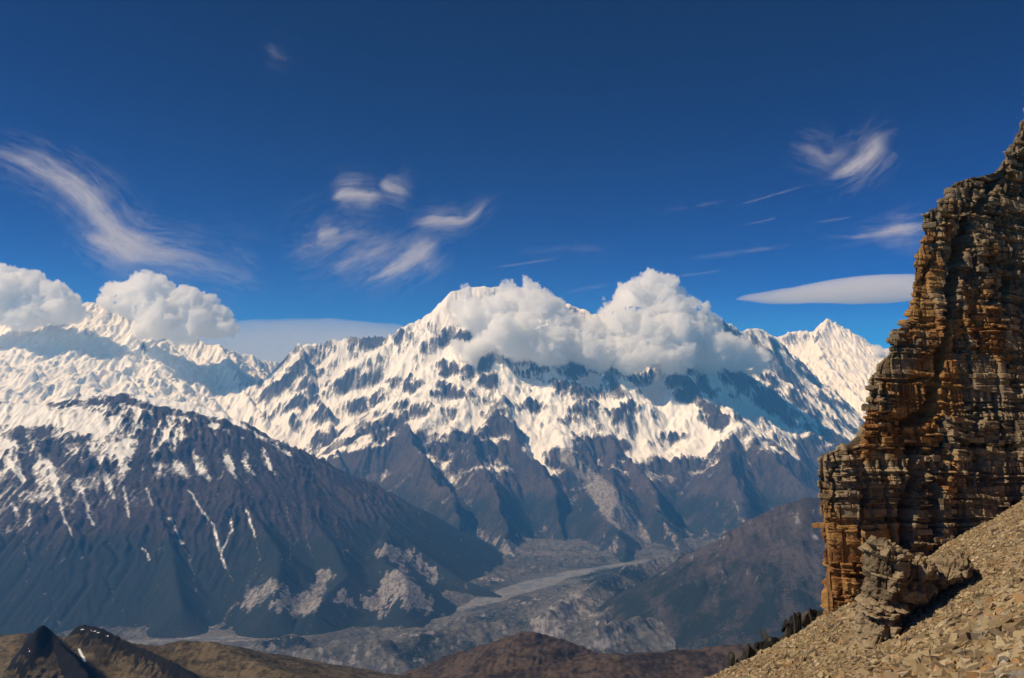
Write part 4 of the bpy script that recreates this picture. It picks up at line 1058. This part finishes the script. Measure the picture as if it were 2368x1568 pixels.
# cirrus: thin sheets of ice cloud about six and a half kilometres overhead
t = NT('cirrus_ice')
cv = t.new('ShaderNodeCombineXYZ'); t.l.new(t.attr('along'), cv.inputs[0]); t.l.new(t.attr('across'), cv.inputs[1]); t.l.new(t.attr('seed'), cv.inputs[2])
mp = t.new('ShaderNodeVectorMath', operation='MULTIPLY'); t.l.new(cv.outputs[0], mp.inputs[0]); mp.inputs[1].default_value = (0.42, 1.7, 1)
na = t.noise(mp.outputs[0], 1.2, 9, 0.68, dist=0.9)
nb = t.noise(mp.outputs[0], 0.55, 3, 0.6, dist=0.8)
den = t.mul(t.math('MULTIPLY', t.add(t.mul(t.attr('cover'), 0.72), t.add(t.mul(na, 0.75), t.mul(nb, 0.55))), 0.85, clamp=True), t.math('MULTIPLY', t.attr('cover'), 3.0, clamp=True))
tl = t.new('ShaderNodeBsdfTranslucent'); tl.inputs['Color'].default_value = (0.95, 0.95, 0.95, 1)
df = t.new('ShaderNodeBsdfDiffuse'); df.inputs['Color'].default_value = (0.95, 0.95, 0.95, 1)
mx = t.new('ShaderNodeMixShader'); mx.inputs[0].default_value = 0.35
t.l.new(tl.outputs[0], mx.inputs[1]); t.l.new(df.outputs[0], mx.inputs[2])
tr = t.new('ShaderNodeBsdfTransparent')
m2 = t.new('ShaderNodeMixShader'); t.l.new(den, m2.inputs[0]); t.l.new(tr.outputs[0], m2.inputs[1]); t.l.new(mx.outputs[0], m2.inputs[2])
t.l.new(m2.outputs[0], t.out.inputs['Surface'])
M_cirrus = t.m
CZ = 6500.0
def up_plane(u, v, z):
    x = (u - CX) / FPX; y = UP[1] * (CY - v) / FPX + FW[1]; zz = UP[2] * (CY - v) / FPX + FW[2]
    k = z / zz
    return np.stack([x * k, y * k, zz * k], -1)
def cirrus(label, strands, seed):
    co, fa, at, k0 = [], [], dict(along=[], across=[], seed=[], cover=[]), 0
    veils = [[(u, v, w * 2.6 + 12, min(q * 0.6, 0.42)) for u, v, w, q in st] for st in strands if max(x[2] for x in st) > 10]
    for si, st in enumerate(strands + veils):
        p = np.array(st, float)
        N, M = 16 * len(p), 17
        ts = np.linspace(0, len(p) - 1, N); ti = np.minimum(ts.astype(int), len(p) - 2)
        c = crom(p, ti, (ts - ti)[:, None])
        tg = np.gradient(c[:, :2], axis=0); tg /= np.linalg.norm(tg, axis=1, keepdims=True) + 1e-9
        nrm = np.stack([-tg[:, 1], tg[:, 0]], 1)
        a = np.linspace(-1, 1, M)
        w = np.maximum(c[:, 2], 2) * 1.45
        uv = c[:, None, :2] + nrm[:, None] * (a[None, :, None] * w[:, None, None])
        L = np.concatenate([[0], np.cumsum(np.linalg.norm(np.diff(c[:, :2], axis=0), axis=1))])
        wob = 0.25 * fbm(L / 40.0, L * 0 + si, 3, seed)[:, None]
        prof = np.clip(1 - np.abs(a[None, :] + wob * (1 - a[None, :] ** 2)) ** 1.3, 0, 1) ** 1.7
        ends = sstep(0, 0.3, ts / ts[-1]) * sstep(1, 0.65, ts / ts[-1]) * (0.55 if p[:, 2].max() < 8 else 1.0)
        co.append(up_plane(uv[..., 0], uv[..., 1], CZ + 25.0 * si).reshape(-1, 3)); fa.append(grid_quads(N, M) + k0); k0 += N * M
        at['along'].append(np.repeat(L / 30.0, M)); at['across'].append((a[None, :] * w[:, None] / 30.0).ravel())
        at['seed'].append(np.full(N * M, seed * 3.7 + si * 1.9)); at['cover'].append(((0.85 * np.clip(c[:, 3], 0, 1))[:, None] * prof * ends[:, None]).ravel())
    o = mesh_obj('cirrus_cloud', np.concatenate(co), np.concatenate(fa), M_cirrus, {q: np.concatenate(v) for q, v in at.items()})
    tag(o, label, 'cloud', group='thin cirrus clouds')
    o.visible_shadow = True
cirrus('long curving cirrus plume in the left of the sky, above the two left cumulus', [
    [(-330, 250, 16, .3), (-180, 300, 18, .4), (-40, 342, 20, .45), (40, 368, 22, .5), (130, 410, 26, .6), (190, 450, 30, .7), (235, 500, 32, .9), (270, 540, 30, .9), (330, 575, 34, .9), (410, 590, 30, .65), (480, 615, 35, .45), (580, 655, 40, .3), (700, 700, 40, .12)],
    [(170, 535, 12, .6), (240, 560, 22, .8), (300, 590, 24, .75), (350, 618, 14, .3)], [(20, 330, 10, .2), (90, 360, 14, .35), (170, 410, 12, .35), (230, 445, 10, .3), (270, 445, 6, .3)], [(330, 600, 30, .2), (450, 610, 40, .3), (560, 640, 40, .25), (640, 680, 30, .1)]], 1)
cirrus('broken cirrus wisps in the middle of the sky, up and left of the main summit', [
    [(760, 464, 8, .7), (800, 448, 18, .85), (850, 452, 14, .85), (900, 452, 10, .6)], [(875, 412, 8, .5), (905, 435, 18, .6), (970, 448, 14, .3)],
    [(800, 668, 4, .6), (870, 640, 9, .85), (920, 615, 18, .95), (960, 590, 26, .95), (1000, 570, 28, .8), (1050, 545, 16, .35)], [(920, 528, 7, .5), (985, 512, 13, .95), (1040, 510, 14, .95), (1085, 506, 9, .6), (1125, 468, 9, .4), (1190, 435, 8, .15)],
    [(630, 610, 30, .15), (720, 575, 40, .3), (810, 545, 34, .35), (920, 530, 20, .3)], [(725, 548, 12, .6), (765, 538, 14, .6), (790, 525, 8, .3)], [(740, 650, 26, .15), (800, 610, 36, .35), (880, 575, 34, .4), (960, 550, 20, .3)]], 2)
cirrus('hooked cirrus tuft high at the upper right, left of the cliff top', [
    [(1885, 424, 8, .6), (1945, 400, 17, .95), (1990, 375, 22, .9), (2020, 345, 22, .75), (2045, 315, 18, .5), (2110, 290, 12, .25)], [(1810, 325, 20, .25), (1880, 350, 22, .35), (1930, 365, 20, .4), (1985, 330, 14, .35)], [(1690, 478, 4, .4), (1760, 460, 4, .6), (1830, 438, 4, .4), (1900, 420, 5, .4)], [(1500, 492, 8, .1), (1620, 475, 7, .2), (1720, 455, 6, .15)]], 3)
cirrus('faint flat cirrus streaks at the right, above the lens shaped cloud', [
    [(1860, 552, 8, .25), (1980, 548, 8, .4), (2060, 535, 15, .7), (2120, 525, 17, .7), (2200, 512, 14, .4)], [(1700, 525, 3, .4), (1780, 507, 4, .5), (1800, 500, 3, .3)], [(1860, 518, 6, .3), (1950, 505, 5, .35), (1980, 500, 4, .2)], [(1560, 600, 8, .12), (1700, 585, 8, .25), (1860, 562, 7, .25)], [(1540, 642, 4, .4), (1640, 629, 4, .45), (1680, 622, 3, .2)]], 4)
cirrus('very thin cirrus threads just above the main mountain', [
    [(1110, 624, 3, .25), (1230, 606, 4, .5), (1310, 596, 3, .25)], [(1270, 684, 5, .25), (1370, 664, 6, .4), (1430, 658, 4, .25)], [(1180, 590, 10, .1), (1300, 575, 12, .15), (1450, 580, 10, .1)]], 5)
cirrus('barely visible cirrus smudge alone near the top of the sky', [[(590, 100, 14, .08), (630, 120, 16, .2), (655, 132, 15, .16), (700, 142, 12, .06)]], 6)
# ------------------------------------------------------------------ haze
def box(name, x0, x1, y0, y1, z0, z1, mat):
    co = [(x, y, z) for x in (x0, x1) for y in (y0, y1) for z in (z0, z1)]
    return mesh_obj(name, co, [(0, 1, 3, 2), (4, 6, 7, 5), (0, 4, 5, 1), (2, 3, 7, 6), (0, 2, 6, 4), (1, 5, 7, 3)], mat, smooth=False)
t = NT('haze_air')
vp = t.new('ShaderNodeVolumePrincipled')
vp.inputs['Color'].default_value = (0.10, 0.36, 0.78, 1)
vp.inputs['Absorption Color'].default_value = (1, 1, 1, 1)
vp.inputs['Density'].default_value = 4.1e-5
vp.inputs['Anisotropy'].default_value = 0.1
t.l.new(vp.outputs[0], t.out.inputs['Volume'])
hz = box('haze', -32000, 32000, -3000, 32000, BASE - 400, 3100, t.m)
tag(hz, 'blue haze filling the air between the cliff and the far mountains', 'haze', kind='stuff')
